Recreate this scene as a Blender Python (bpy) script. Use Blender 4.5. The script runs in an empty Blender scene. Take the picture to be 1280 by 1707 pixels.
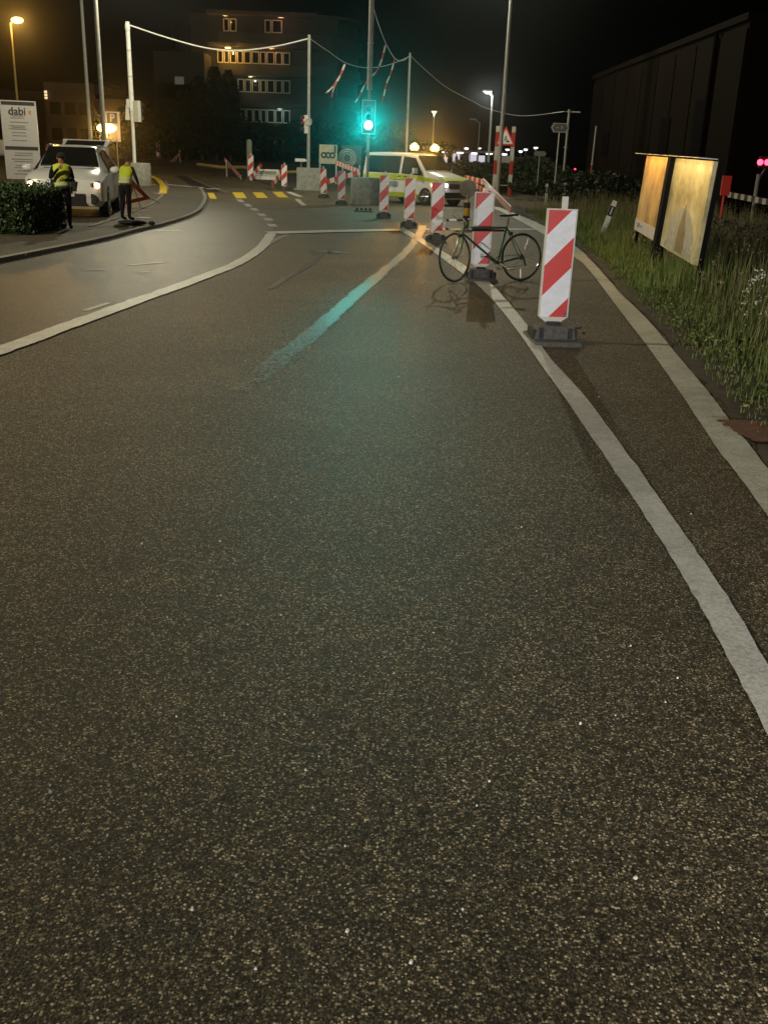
import bpy, bmesh, math, random
import numpy as np
from mathutils import Vector, Matrix, Euler
R = math.radians
random.seed(7); rng = np.random.default_rng(7)
SC = bpy.context.scene
COL = SC.collection
# ------------------------------------------------------------------ camera
CAM_H, F, PITCH, ROLL = 1.6, 1600.0, 20.0, 2.0
cd = bpy.data.cameras.new('camera'); cam = bpy.data.objects.new('camera', cd); COL.objects.link(cam)
CR = (Matrix.Rotation(R(90 - PITCH), 3, 'X') @ Matrix.Rotation(R(ROLL), 3, 'Z'))
cam.matrix_world = Matrix.Translation((0, 0, CAM_H)) @ CR.to_4x4()
cd.sensor_fit = 'VERTICAL'; cd.sensor_height = 36.0; cd.lens = 36.0 * F / 1707.0
cd.clip_start = .05; cd.clip_end = 3000
SC.camera = cam
# ------------------------------------------------------------------ world, moonlight, exposure
w = bpy.data.worlds.new('World'); SC.world = w; w.use_nodes = True
wn = w.node_tree.nodes; wl = w.node_tree.links
sky = wn.new('ShaderNodeTexSky'); sky.sky_type = 'NISHITA'; sky.sun_disc = False
sky.sun_elevation = R(-4); sky.sun_rotation = R(200)
wn['Background'].inputs['Strength'].default_value = 0.02
wl.new(sky.outputs[0], wn['Background'].inputs['Color'])
sd = bpy.data.lights.new('moon', 'SUN'); sd.energy = 0.004; sd.angle = R(.5); sd.color = (.8, .9, 1)
so = bpy.data.objects.new('moon', sd); COL.objects.link(so); so.rotation_euler = (R(50), 0, R(160))
SC.view_settings.view_transform = 'Standard'; SC.view_settings.look = 'None'
SC.view_settings.exposure = 0.42; SC.view_settings.gamma = 1.0
SC.render.engine = 'CYCLES'
SC.cycles.use_denoising = True
SC.cycles.max_bounces = 4; SC.cycles.diffuse_bounces = 2; SC.cycles.glossy_bounces = 2
SC.cycles.transmission_bounces = 2; SC.cycles.volume_bounces = 0; SC.cycles.transparent_max_bounces = 6
SC.cycles.sample_clamp_indirect = 3.0
SC.cycles.caustics_reflective = False; SC.cycles.caustics_refractive = False

def lamp(kind, loc, energy, color, radius=.1, parent=None, to=None, cone=None, blend=.4, size=None):
    d = bpy.data.lights.new('lamp_light', kind); d.energy = energy; d.color = color
    if kind in ('POINT', 'SPOT'): d.shadow_soft_size = radius
    if kind == 'SPOT': d.spot_size = R(cone or 120); d.spot_blend = blend
    if kind == 'AREA' and size: d.shape = 'RECTANGLE'; d.size, d.size_y = size
    o = bpy.data.objects.new('lamp_light', d); COL.objects.link(o)
    o.location = loc
    if to is not None:
        o.rotation_euler = (Vector(to) - Vector(loc)).to_track_quat('-Z', 'Y').to_euler()
    if parent is not None:
        o.parent = parent
        o.matrix_parent_inverse = Matrix.LocRotScale(parent.location, parent.rotation_euler, None).inverted()
    return o
lamp('POINT', (-13.0, 11.0, 9.0), 4900, (1, .88, .60), .15)   # street lamp left of the photographer, just out of frame
# headlights of the car waiting behind the photographer: they light the reflective boards from the front
for hx in (.2, 1.5):
    lamp('SPOT', (hx, -5.0, 1.35), 1750, (1, .97, .93), .06, to=(hx + .9, 16, 1.15), cone=34, blend=.8)

# ------------------------------------------------------------------ terrain and pixel helpers
def zt(y):
    if y < 46: return 0.0
    z = .03 * (y - 46) if y > 56 else .03 * (y - 46) ** 2 / 20 
    if y > 56: z -= .15
    return min(z, 1.2)
def ray(u, v):
    return CR @ Vector(((u - 640) / F, -(v - 853.5) / F, -1))
def G(u, v, dz=0.0):
    d = ray(u, v); z = 0
    for _ in range(30):
        t = (z + dz - CAM_H) / d.z
        if t < 0 or t * d.y > 400: t = 400 / d.y
        z2 = zt(t * d.y)
        z = (z + z2) / 2
    p = d * t
    return Vector((p.x, p.y, zt(p.y) + dz))
def W(u, v, Y):
    d = ray(u, v); t = Y / d.y
    return Vector((d.x * t, Y, CAM_H + d.z * t))
def Zat(u, v, Y): return W(u, v, Y).z

# ------------------------------------------------------------------ materials
def mat(name, col, rough=.6, metal=0.0, var=0.0, vscale=8.0, bump=0.0, bscale=60.0, emit=None, estr=0.0, col2=None, spec=None):
    m = bpy.data.materials.new(name); m.use_nodes = True
    nt = m.node_tree; n = nt.nodes; l = nt.links; b = n['Principled BSDF']
    b.inputs['Base Color'].default_value = (*col, 1); b.inputs['Roughness'].default_value = rough
    b.inputs['Metallic'].default_value = metal
    if spec is not None: b.inputs['Specular IOR Level'].default_value = spec
    tc = n.new('ShaderNodeTexCoord')
    if var > 0 or col2 is not None:
        nz = n.new('ShaderNodeTexNoise'); nz.inputs['Scale'].default_value = vscale; nz.inputs['Detail'].default_value = 5
        l.new(tc.outputs['Object'], nz.inputs['Vector'])
        cr = n.new('ShaderNodeValToRGB')
        cr.color_ramp.elements[0].position = .3; cr.color_ramp.elements[1].position = .7
        c2 = col2 or tuple(c * (1 + var) for c in col); c1 = col if col2 else tuple(c * (1 - var) for c in col)
        cr.color_ramp.elements[0].color = (*c1, 1); cr.color_ramp.elements[1].color = (*c2, 1)
        l.new(nz.outputs['Fac'], cr.inputs['Fac']); l.new(cr.outputs['Color'], b.inputs['Base Color'])
    if bump > 0:
        nb = n.new('ShaderNodeTexNoise'); nb.inputs['Scale'].default_value = bscale; nb.inputs['Detail'].default_value = 4
        l.new(tc.outputs['Object'], nb.inputs['Vector'])
        bp = n.new('ShaderNodeBump'); bp.inputs['Strength'].default_value = bump; bp.inputs['Distance'].default_value = .01
        l.new(nb.outputs['Fac'], bp.inputs['Height']); l.new(bp.outputs['Normal'], b.inputs['Normal'])
    if emit is not None:
        b.inputs['Emission Color'].default_value = (*emit, 1); b.inputs['Emission Strength'].default_value = estr
    return m
def N(nt, t, **kw):
    n = nt.nodes.new(t)
    for k, v in kw.items():
        if k.startswith('i_'): n.inputs[k[2:]].default_value = v
        else: setattr(n, k, v)
    return n
def math_n(nt, op, a, b=None, clamp=False):
    n = nt.nodes.new('ShaderNodeMath'); n.operation = op; n.use_clamp = clamp
    for i, x in enumerate((a, b)):
        if x is None: continue
        if isinstance(x, (int, float)): n.inputs[i].default_value = x
        else: nt.links.new(x, n.inputs[i])
    return n.outputs[0]
def mixc(nt, f, a, b):
    n = nt.nodes.new('ShaderNodeMix'); n.data_type = 'RGBA'
    for k, x in (('Factor', f), ('A', a), ('B', b)):
        s = [i for i in n.inputs if i.name == k and (i.type == ('VALUE' if k == 'Factor' else 'RGBA'))][0]
        if isinstance(x, (int, float)): s.default_value = x
        elif isinstance(x, tuple): s.default_value = (*x, 1)
        else: nt.links.new(x, s)
    return [o for o in n.outputs if o.type == 'RGBA'][0]
def ramp(nt, fac, pts):
    n = nt.nodes.new('ShaderNodeValToRGB'); e = n.color_ramp.elements
    while len(e) < len(pts): e.new(.5)
    for i, (p, c) in enumerate(pts):
        e[i].position = p; e[i].color = (*c, 1) if isinstance(c, tuple) else (c, c, c, 1)
    nt.links.new(fac, n.inputs['Fac']); return n.outputs['Color']

def asphalt(name, stone=1.0, base=(.022, .018, .013), rough=.62, bump=.5, tint=(1, 1, 1), spec=.14):
    m = bpy.data.materials.new(name); m.use_nodes = True; nt = m.node_tree; l = nt.links
    b = nt.nodes['Principled BSDF']
    tc = N(nt, 'ShaderNodeTexCoord'); P = tc.outputs['Object']
    v1 = N(nt, 'ShaderNodeTexVoronoi', i_Scale=150.0); l.new(P, v1.inputs['Vector'])
    v2 = N(nt, 'ShaderNodeTexVoronoi', i_Scale=230.0); l.new(P, v2.inputs['Vector'])
    sep = N(nt, 'ShaderNodeSeparateColor'); l.new(v1.outputs['Color'], sep.inputs[0])
    sep2 = N(nt, 'ShaderNodeSeparateColor'); l.new(v2.outputs['Color'], sep2.inputs[0])
    # bright stones among dark binder
    r1 = ramp(nt, sep.outputs[0], [(0, tuple(c * .7 for c in base)), (.38, tuple(c * 1.1 for c in base)), (.58, (.085 * stone, .075 * stone, .056 * stone)), (.76, (.21 * stone, .185 * stone, .135 * stone)), (.92, (.44 * stone, .40 * stone, .30 * stone)), (.98, (.7 * stone, .65 * stone, .52 * stone))])
    r2 = ramp(nt, sep2.outputs[1], [(0, base), (.6, tuple(c * 1.6 for c in base)), (.88, (.13 * stone, .115 * stone, .08 * stone)), (1, (.26 * stone, .24 * stone, .18 * stone))])
    hue = ramp(nt, sep.outputs[2], [(0, (1.08, .98, .86)), (.5, (.98, 1., .92)), (1, (1.05, .94, .92))])
    edge = ramp(nt, v1.outputs['Distance'], [(0, 1.0), (.42, 1.0), (.62, .0)])
    c = mixc(nt, edge, r2, r1)
    mm = N(nt, 'ShaderNodeMix', data_type='RGBA', blend_type='MULTIPLY'); mm.inputs[0].default_value = 1
    l.new(c, mm.inputs[6]); l.new(hue, mm.inputs[7])
    # broad wear: patches and stains
    n1 = N(nt, 'ShaderNodeTexNoise', i_Scale=.55, i_Detail=6.0, i_Roughness=.62); l.new(P, n1.inputs['Vector'])
    n2 = N(nt, 'ShaderNodeTexNoise', i_Scale=5.0, i_Detail=6.0, i_Roughness=.7); l.new(P, n2.inputs['Vector'])
    wv = ramp(nt, n1.outputs['Fac'], [(.3, .78), (.7, 1.2)]); w2 = ramp(nt, n2.outputs['Fac'], [(.32, .75), (.5, 1.0), (.7, 1.22)])
    m2 = N(nt, 'ShaderNodeMix', data_type='RGBA', blend_type='MULTIPLY'); m2.inputs[0].default_value = 1
    l.new(mm.outputs[2], m2.inputs[6]); l.new(wv, m2.inputs[7])
    m3 = N(nt, 'ShaderNodeMix', data_type='RGBA', blend_type='MULTIPLY'); m3.inputs[0].default_value = 1
    l.new(m2.outputs[2], m3.inputs[6]); l.new(w2, m3.inputs[7])
    n3 = N(nt, 'ShaderNodeTexNoise', i_Scale=34.0, i_Detail=7.0, i_Roughness=.75); l.new(P, n3.inputs['Vector'])
    w3 = ramp(nt, n3.outputs['Fac'], [(.30, .28), (.45, .78), (.60, 1.25), (.72, 1.7)])
    m3b = N(nt, 'ShaderNodeMix', data_type='RGBA', blend_type='MULTIPLY'); m3b.inputs[0].default_value = 1
    l.new(m3.outputs[2], m3b.inputs[6]); l.new(w3, m3b.inputs[7]); m3 = m3b
    m4 = N(nt, 'ShaderNodeMix', data_type='RGBA', blend_type='MULTIPLY'); m4.inputs[0].default_value = 1
    l.new(m3.outputs[2], m4.inputs[6]); m4.inputs[7].default_value = (*tint, 1)
    l.new(m4.outputs[2], b.inputs['Base Color'])
    rr = math_n(nt, 'MULTIPLY_ADD', n2.outputs['Fac'], .25); 
    rr.node.inputs[2].default_value = rough - .12
    l.new(rr, b.inputs['Roughness'])
    b.inputs['Specular IOR Level'].default_value = spec
    h = math_n(nt, 'SUBTRACT', 1.0, v1.outputs['Distance'])
    h = math_n(nt, 'ADD', math_n(nt, 'MULTIPLY', h, .8), math_n(nt, 'MULTIPLY', sep.outputs[1], .6))
    bp = N(nt, 'ShaderNodeBump'); bp.inputs['Strength'].default_value = bump; bp.inputs['Distance'].default_value = .0035
    l.new(h, bp.inputs['Height']); l.new(bp.outputs['Normal'], b.inputs['Normal'])
    return m

def paint(name, col, wear=.35, rough=.55, dirt=(.06, .055, .045), scale=9.0, bump=.35):
    m = bpy.data.materials.new(name); m.use_nodes = True; nt = m.node_tree; l = nt.links
    b = nt.nodes['Principled BSDF']; tc = N(nt, 'ShaderNodeTexCoord'); P = tc.outputs['Object']
    n1 = N(nt, 'ShaderNodeTexNoise', i_Scale=scale, i_Detail=8.0, i_Roughness=.7); l.new(P, n1.inputs['Vector'])
    n2 = N(nt, 'ShaderNodeTexVoronoi', i_Scale=85.0); l.new(P, n2.inputs['Vector'])
    n3 = N(nt, 'ShaderNodeTexNoise', i_Scale=1.2, i_Detail=3.0); l.new(P, n3.inputs['Vector'])
    sep = N(nt, 'ShaderNodeSeparateColor'); l.new(n2.outputs['Color'], sep.inputs[0])
    s = math_n(nt, 'ADD', math_n(nt, 'MULTIPLY', n1.outputs['Fac'], .75), math_n(nt, 'MULTIPLY', sep.outputs[0], .32))
    f = ramp(nt, s, [(max(0, .44 + wear * .35 - .1), 0.0), (min(1, .44 + wear * .35 + .22), 1.0)])
    f2 = math_n(nt, 'MULTIPLY', f, wear * 1.6, True)
    c = mixc(nt, f2, col, dirt)
    dm = ramp(nt, n3.outputs['Fac'], [(.3, .8), (.7, 1.08)])
    mm = N(nt, 'ShaderNodeMix', data_type='RGBA', blend_type='MULTIPLY'); mm.inputs[0].default_value = 1
    l.new(c, mm.inputs[6]); l.new(dm, mm.inputs[7]); l.new(mm.outputs[2], b.inputs['Base Color'])
    b.inputs['Roughness'].default_value = rough
    bp = N(nt, 'ShaderNodeBump'); bp.inputs['Strength'].default_value = bump; bp.inputs['Distance'].default_value = .002
    l.new(n2.outputs['Distance'], bp.inputs['Height']); l.new(bp.outputs['Normal'], b.inputs['Normal'])
    return m

def stripes(name, c1, c2, axis='diag', period=.57, off=0.0, slope=.92, duty=.5, rough=.42, grime=.12):
    """printed stripes in the object's own x/z plane"""
    m = bpy.data.materials.new(name); m.use_nodes = True; nt = m.node_tree; l = nt.links
    b = nt.nodes['Principled BSDF']; tc = N(nt, 'ShaderNodeTexCoord')
    sx = N(nt, 'ShaderNodeSeparateXYZ'); l.new(tc.outputs['Object'], sx.inputs[0])
    if axis == 'diag':
        s = math_n(nt, 'ADD', math_n(nt, 'SUBTRACT', off, sx.outputs['Z']), math_n(nt, 'MULTIPLY', sx.outputs['X'], slope))
    else:
        s = math_n(nt, 'ADD', sx.outputs[axis], off)
    fr = math_n(nt, 'FRACT', math_n(nt, 'DIVIDE', s, period))
    f = math_n(nt, 'LESS_THAN', fr, duty)
    nz = N(nt, 'ShaderNodeTexNoise', i_Scale=14.0, i_Detail=6.0, i_Roughness=.7); l.new(tc.outputs['Object'], nz.inputs['Vector'])
    g = ramp(nt, nz.outputs['Fac'], [(.3, 1 - grime * 1.6), (.6, 1.0)])
    c = mixc(nt, f, c2, c1)
    mm = N(nt, 'ShaderNodeMix', data_type='RGBA', blend_type='MULTIPLY'); mm.inputs[0].default_value = 1
    l.new(c, mm.inputs[6]); l.new(g, mm.inputs[7]); l.new(mm.outputs[2], b.inputs['Base Color'])
    b.inputs['Roughness'].default_value = rough
    return m

M = {}
M['road'] = asphalt('coarse_asphalt', stone=.9, base=(.03, .026, .020), tint=(1.0, .97, .92))
M['lane'] = asphalt('polished_asphalt', stone=.5, base=(.042, .038, .029), rough=.5, bump=.35, spec=.24)
M['walk'] = asphalt('footway_asphalt', stone=.35, base=(.06, .057, .05), rough=.7, bump=.4)
M['white'] = paint('white_road_paint', (.56, .56, .53), wear=.26)
M['edge'] = paint('dirty_edge_paint', (.50, .50, .43), wear=.32, scale=6.0, bump=.8)
M['oldwhite'] = paint('worn_white_paint', (.40, .39, .34), wear=.45)
M['faint'] = paint('rubbed_paint', (.16, .155, .13), wear=.6)
M['yellow'] = paint('yellow_road_paint', (.62, .42, .03), wear=.25)
M['pink'] = paint('pinkish_old_paint', (.42, .30, .24), wear=.25)
M['kerb'] = mat('granite_kerb', (.17, .16, .14), .8, var=.25, vscale=30, bump=.3)
M['joint'] = mat('tar_joint', (.012, .011, .01), .7, var=.3)
M['soil'] = mat('verge_soil', (.035, .026, .018), .95, col2=(.07, .05, .033), vscale=5, bump=1.0, bscale=25)
M['redsoil'] = mat('red_soil', (.16, .06, .03), .95, col2=(.08, .04, .025), vscale=9, bump=1.0, bscale=25)
M['ground'] = mat('dark_ground', (.03, .028, .02), .95, col2=(.05, .045, .03), vscale=.4)
M['concrete'] = mat('concrete', (.30, .30, .27), .85, var=.22, vscale=6, bump=.25)
M['galv'] = mat('galvanised_steel', (.42, .43, .42), .45, .6, var=.12, vscale=10)
M['whitepole'] = mat('white_painted_pole', (.70, .70, .66), .5, var=.1, vscale=6)
M['greypole'] = mat('grey_painted_pole', (.30, .30, .27), .6, var=.15)
M['black'] = mat('black_rubber', (.018, .018, .018), .75, var=.3, vscale=20, bump=.3)
M['blackp'] = mat('black_plastic', (.02, .02, .022), .4)
M['recycled'] = mat('recycled_rubber_foot', (.055, .053, .048), .72, col2=(.11, .105, .09), vscale=24, bump=.5, bscale=80)
M['frame_white'] = mat('white_plastic_rim', (.58, .57, .50), .5, var=.1, vscale=14)
M['beacon'] = stripes('reflective_red_white', (.62, .010, .002), (.82, .83, .87), off=1.231 + .19, slope=1.05, grime=.10)
M['plank'] = stripes('red_white_plank', (.55, .04, .02), (.66, .64, .60), axis='X', period=.5)
M['postred'] = stripes('red_white_post', (.30, .02, .012), (.42, .40, .36), axis='Z', period=1.4, off=.3)
M['bollard'] = stripes('yellow_black_post', (.66, .42, .02), (.02, .02, .02), axis='Z', period=.34, off=.04, duty=.58)
M['chainstripe'] = stripes('white_dark_boom', (.5, .48, .44), (.03, .02, .02), axis='X', period=.55)
M['whiteplastic'] = mat('white_plastic', (.68, .67, .6), .45, var=.12, vscale=9)
M['reflect'] = mat('grey_reflector', (.55, .56, .58), .3)
M['signwhite'] = mat('sign_white', (.62, .60, .60), .35, var=.06)
M['ink'] = mat('sign_ink', (.03, .03, .035), .5)
M['inkgrey'] = mat('sign_grey_ink', (.28, .27, .27), .5)
M['orange_ink'] = mat('sign_orange', (.8, .3, .03), .5)
M['signred'] = mat('sign_red', (.55, .03, .02), .4)
M['signback'] = mat('sign_back_grey', (.20, .20, .18), .55, var=.15)
M['carwhite'] = mat('white_car_paint', (.84, .85, .86), .22, spec=.6)
M['neon'] = mat('fluorescent_yellow_foil', (.58, .72, .03), .4)
M['vest'] = mat('fluorescent_vest', (.50, .62, .03), .7, var=.12, vscale=12)
M['vestband'] = mat('reflective_band', (.62, .64, .6), .35)
M['glass'] = mat('dark_glass', (.012, .014, .015), .06, spec=.8)
M['chrome'] = mat('chrome', (.7, .7, .72), .15, 1.0)
M['postblack'] = mat('matt_black_steel', (.008, .008, .009), .9, spec=.05)
M['tyre'] = mat('tyre_rubber', (.015, .015, .016), .7, var=.2)
M['alloy'] = mat('alloy_rim', (.35, .35, .36), .3, .9)
M['navy'] = mat('navy_uniform', (.010, .011, .018), .9, var=.3, vscale=14)
M['skin'] = mat('skin', (.42, .23, .15), .5, var=.1)
M['hair'] = mat('dark_hair', (.02, .013, .009), .7)
M['hedge'] = mat('hedge_leaf', (.018, .045, .012), .6, col2=(.04, .085, .02), vscale=3)
M['leaf'] = mat('tree_leaf', (.010, .015, .006), .7, col2=(.022, .026, .010), vscale=1.2, spec=.15)
M['bark'] = mat('bark', (.05, .04, .03), .9, var=.3)
M['grass'] = mat('verge_grass', (.07, .12, .02), .65, col2=(.15, .17, .045), vscale=1.6)
M['grass2'] = mat('bright_grass', (.10, .17, .03), .65, col2=(.20, .23, .06), vscale=1.6)
M['dry'] = mat('dry_grass', (.34, .28, .14), .75, col2=(.18, .17, .07), vscale=2.0)
M['flower'] = mat('white_flower', (.7, .7, .62), .6)
M['facade'] = mat('dark_facade', (.04, .04, .035), .8, var=.15, vscale=.4)
M['band'] = mat('facade_band', (.06, .06, .05), .8, var=.12, vscale=.5)
M['winframe'] = mat('cream_window_frame', (.58, .54, .36), .5)
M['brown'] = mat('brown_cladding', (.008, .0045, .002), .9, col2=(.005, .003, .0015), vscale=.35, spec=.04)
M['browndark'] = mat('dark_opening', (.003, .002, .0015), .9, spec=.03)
M['lowhouse'] = mat('brick_house', (.13, .07, .045), .85, var=.25, vscale=.5)
M['bikegreen'] = mat('dark_green_enamel', (.008, .09, .05), .22, spec=.7)
M['bikered'] = mat('dark_red_sleeve', (.18, .015, .02), .5)
M['saddle'] = mat('saddle_leather', (.016, .014, .013), .45)
M['steel'] = mat('bright_steel', (.6, .6, .58), .22, 1.0)
M['tapew'] = mat('white_bar_tape', (.6, .6, .57), .6)
def glow(name, c, s): return mat(name, (.8, .8, .8), .4, emit=c, estr=s)
M['e_green'] = glow('green_signal_lens', (.30, 1.0, .95), 40)
M['e_orange'] = glow('amber_flasher_lens', (1.0, .30, .01), 1.6)
M['e_core'] = glow('flasher_hot_core', (1.0, .62, .12), 25)
M['e_orange2'] = glow('orange_lamp_glass', (1.0, .5, .1), 14)
M['e_white'] = glow('white_lamp_glass', (.95, .85, 1.0), 8)
M['e_whitecar'] = glow('headlamp_glass', (.95, .93, 1.0), 25)
M['e_halo'] = glow('orange_side_lamp', (1.0, .45, .2), 18)
M['e_red'] = glow('red_lamp_glass', (1.0, .02, .05), 8)
M['e_street'] = glow('street_lamp_glass', (.9, 1.0, .8), 60)
M['e_wall'] = mat('lit_platform_glazing', (.6, .6, .6), .4, emit=(.9, .85, 1.0), estr=.4)
M['e_dim'] = mat('dimly_lit_window', (.3, .3, .3), .4, emit=(.8, .8, .6), estr=.03)
M['e_win'] = mat('lit_small_window', (.5, .5, .5), .4, emit=(1.0, .75, .4), estr=.8)
M['tapeRW'] = stripes('barrier_tape', (.5, .05, .03), (.6, .58, .55), axis='Z', period=.5, slope=0)
M['yellow_pipe'] = mat('yellow_pipe', (.45, .36, .12), .6, var=.15)
M['greenpost'] = mat('green_grey_post', (.16, .2, .15), .7, var=.15)

# ------------------------------------------------------------------ mesh builder
class MB:
    def __init__(s): s.v = []; s.f = []
    def add(s, vs, fs):
        o = len(s.v); s.v += [tuple(x) for x in vs]; s.f += [tuple(i + o for i in f) for f in fs]; return s
    def box(s, c, d, rz=0.0, rx=0.0, ry=0.0, taper=1.0):
        c = Vector(c); E = Euler((rx, ry, rz)).to_matrix(); vs = []
        for k in (-1, 1):
            t = taper if k > 0 else 1
            for i, j in ((-1, -1), (1, -1), (1, 1), (-1, 1)):
                vs.append(c + E @ Vector((i * d[0] / 2 * t, j * d[1] / 2 * t, k * d[2] / 2)))
        return s.add(vs, [(3, 2, 1, 0), (4, 5, 6, 7), (0, 1, 5, 4), (1, 2, 6, 5), (2, 3, 7, 6), (3, 0, 4, 7)])
    def cyl(s, a, b, r0, r1=None, n=12, cap=True):
        a = Vector(a); b = Vector(b); r1 = r0 if r1 is None else r1
        d = (b - a).normalized(); q = d.to_track_quat('Z', 'Y').to_matrix(); vs = []
        for p, r in ((a, r0), (b, r1)):
            for i in range(n):
                t = 2 * math.pi * i / n; vs.append(p + q @ Vector((r * math.cos(t), r * math.sin(t), 0)))
        fs = [(i, (i + 1) % n, n + (i + 1) % n, n + i) for i in range(n)]
        if cap: fs += [tuple(range(n))[::-1], tuple(range(n, 2 * n))]
        return s.add(vs, fs)
    def tube(s, pts, r, n=8, closed=False):
        pts = [Vector(p) for p in pts]; vs = []; K = len(pts); rs = r if hasattr(r, '__len__') else [r] * K
        up = Vector((0.013, 0.02, 1))
        for k in range(K):
            if closed: d = pts[(k + 1) % K] - pts[k - 1]
            else: d = pts[min(k + 1, K - 1)] - pts[max(k - 1, 0)]
            d.normalize(); x = d.cross(up)
            if x.length < 1e-3: x = d.cross(Vector((1, 0, 0)))
            x.normalize(); y = x.cross(d)
            for i in range(n):
                t = 2 * math.pi * i / n; vs.append(pts[k] + (x * math.cos(t) + y * math.sin(t)) * rs[k])
        fs = []
        for k in range(K if closed else K - 1):
            a = k * n; b = ((k + 1) % K) * n
            fs += [(a + i, a + (i + 1) % n, b + (i + 1) % n, b + i) for i in range(n)]
        if not closed: fs += [tuple(range(n))[::-1], tuple(range((K - 1) * n, K * n))]
        return s.add(vs, fs)
    def ring(s, c, rad, r, axis='Y', n=40, m=8, ry=None, flat=1.0):
        c = Vector(c); vs = []
        for k in range(n):
            t = 2 * math.pi * k / n
            for i in range(m):
                p = 2 * math.pi * i / m; rr = rad + r * math.cos(p); q = r * flat * math.sin(p)
                if axis == 'Y': v = Vector((rr * math.cos(t), q, rr * math.sin(t)))
                elif axis == 'Z': v = Vector((rr * math.cos(t), rr * math.sin(t), q))
                else: v = Vector((q, rr * math.cos(t), rr * math.sin(t)))
                vs.append(c + v)
        fs = [(k * m + i, k * m + (i + 1) % m, ((k + 1) % n) * m + (i + 1) % m, ((k + 1) % n) * m + i) for k in range(n) for i in range(m)]
        return s.add(vs, fs)
    def lathe(s, prof, n=24, c=(0, 0, 0)):
        c = Vector(c); vs = []
        for r, z in prof:
            for i in range(n):
                t = 2 * math.pi * i / n; vs.append(c + Vector((r * math.cos(t), r * math.sin(t), z)))
        K = len(prof)
        fs = [(k * n + i, k * n + (i + 1) % n, (k + 1) * n + (i + 1) % n, (k + 1) * n + i) for k in range(K - 1) for i in range(n)]
        fs += [tuple(range(n))[::-1], tuple(range((K - 1) * n, K * n))]
        return s.add(vs, fs)
    def prism(s, poly, y0, y1, plane='XZ'):
        n = len(poly)
        def P(a, b, y): return (a, y, b) if plane == 'XZ' else ((y, a, b) if plane == 'YZ' else (a, b, y))
        vs = [P(a, b, y0) for a, b in poly] + [P(a, b, y1) for a, b in poly]
        fs = [tuple(range(n)), tuple(range(n, 2 * n))[::-1]] + [(i, (i + 1) % n, n + (i + 1) % n, n + i) for i in range(n)]
        return s.add(vs, fs)
    def ell(s, c, r, n=14, m=8):
        c = Vector(c); vs = []; 
        for k in range(m + 1):
            ph = math.pi * k / m
            for i in range(n):
                t = 2 * math.pi * i / n
                vs.append(c + Vector((r[0] * max(math.sin(ph), .02) * math.cos(t), r[1] * max(math.sin(ph), .02) * math.sin(t), r[2] * math.cos(ph))))
        fs = [(k * n + i, (k + 1) * n + i, (k + 1) * n + (i + 1) % n, k * n + (i + 1) % n) for k in range(m) for i in range(n)]
        return s.add(vs, fs)
    def build(s, name, m, parent=None, smooth=False, fix=True):
        me = bpy.data.meshes.new(name); me.from_pydata(s.v, [], s.f)
        if fix:
            bm = bmesh.new(); bm.from_mesh(me); bmesh.ops.recalc_face_normals(bm, faces=bm.faces); bm.to_mesh(me); bm.free()
        me.materials.append(m if not isinstance(m, str) else M[m])
        if smooth:
            me.polygons.foreach_set('use_smooth', [True] * len(me.polygons))
            me.set_sharp_from_angle(angle=R(38))
        o = bpy.data.objects.new(name, me); COL.objects.link(o)
        if parent is not None: o.parent = parent
        return o
def tag(o, label=None, cat=None, group=None, kind=None):
    for k, v in (('label', label), ('category', cat), ('group', group), ('kind', kind)):
        if v: o[k] = v
    return o
def thing(name, label, cat, loc=(0, 0, 0), rz=0.0, group=None):
    o = bpy.data.objects.new(name, None); COL.objects.link(o); o.empty_display_size = .1
    o.location = loc; o.rotation_euler = (0, 0, rz); return tag(o, label, cat, group)
def kids(o): return [c for c in o.children]
def copy_tree(o, parent=None):
    c = o.copy(); COL.objects.link(c)
    if parent is not None: c.parent = parent
    for ch in kids(o): copy_tree(ch, c)
    return c
def struct(o): o['kind'] = 'structure'; return o

# ------------------------------------------------------------------ ground sheets
def resample(pts, step):
    out = [pts[0].copy()]
    for a, b in zip(pts[:-1], pts[1:]):
        n = max(1, int((b - a).length / step))
        for k in range(1, n + 1): out.append(a.lerp(b, k / n))
    return out
def catmull(pts, k=6):
    P = [pts[0]] + list(pts) + [pts[-1]]; out = []
    for i in range(1, len(P) - 2):
        for j in range(k):
            t = j / k; a, b, c, d = P[i - 1], P[i], P[i + 1], P[i + 2]
            out.append(.5 * ((2 * b) + (c - a) * t + (2 * a - 5 * b + 4 * c - d) * t * t + (3 * b - a - 3 * c + d) * t ** 3))
    out.append(pts[-1].copy()); return out
def strip(name, A, B, m, dz, cross=1, smooth=False, parent=None, wob=0.0):
    """sheet between two polylines with the same number of points, laid on the terrain"""
    vs = []; n = len(A)
    for a, b in zip(A, B):
        wa, wb = random.gauss(0, wob), random.gauss(0, wob)
        d = (b - a); L = max(d.length, 1e-4)
        for k in range(cross + 1):
            p = a.lerp(b, k / cross)
            if k == 0: p = p + d / L * wa
            if k == cross: p = p + d / L * wb
            vs.append((p.x, p.y, zt(p.y) + dz))
    c = cross + 1
    fs = [(i * c + k, i * c + k + 1, (i + 1) * c + k + 1, (i + 1) * c + k) for i in range(n - 1) for k in range(cross)]
    mb = MB(); mb.add(vs, fs); o = mb.build(name, m, parent, fix=False)
    me = o.data
    if me.polygons and me.polygons[0].normal.z < 0: me.flip_normals()
    return o
def px(pts): return [G(u, v) for u, v in pts]
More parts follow.
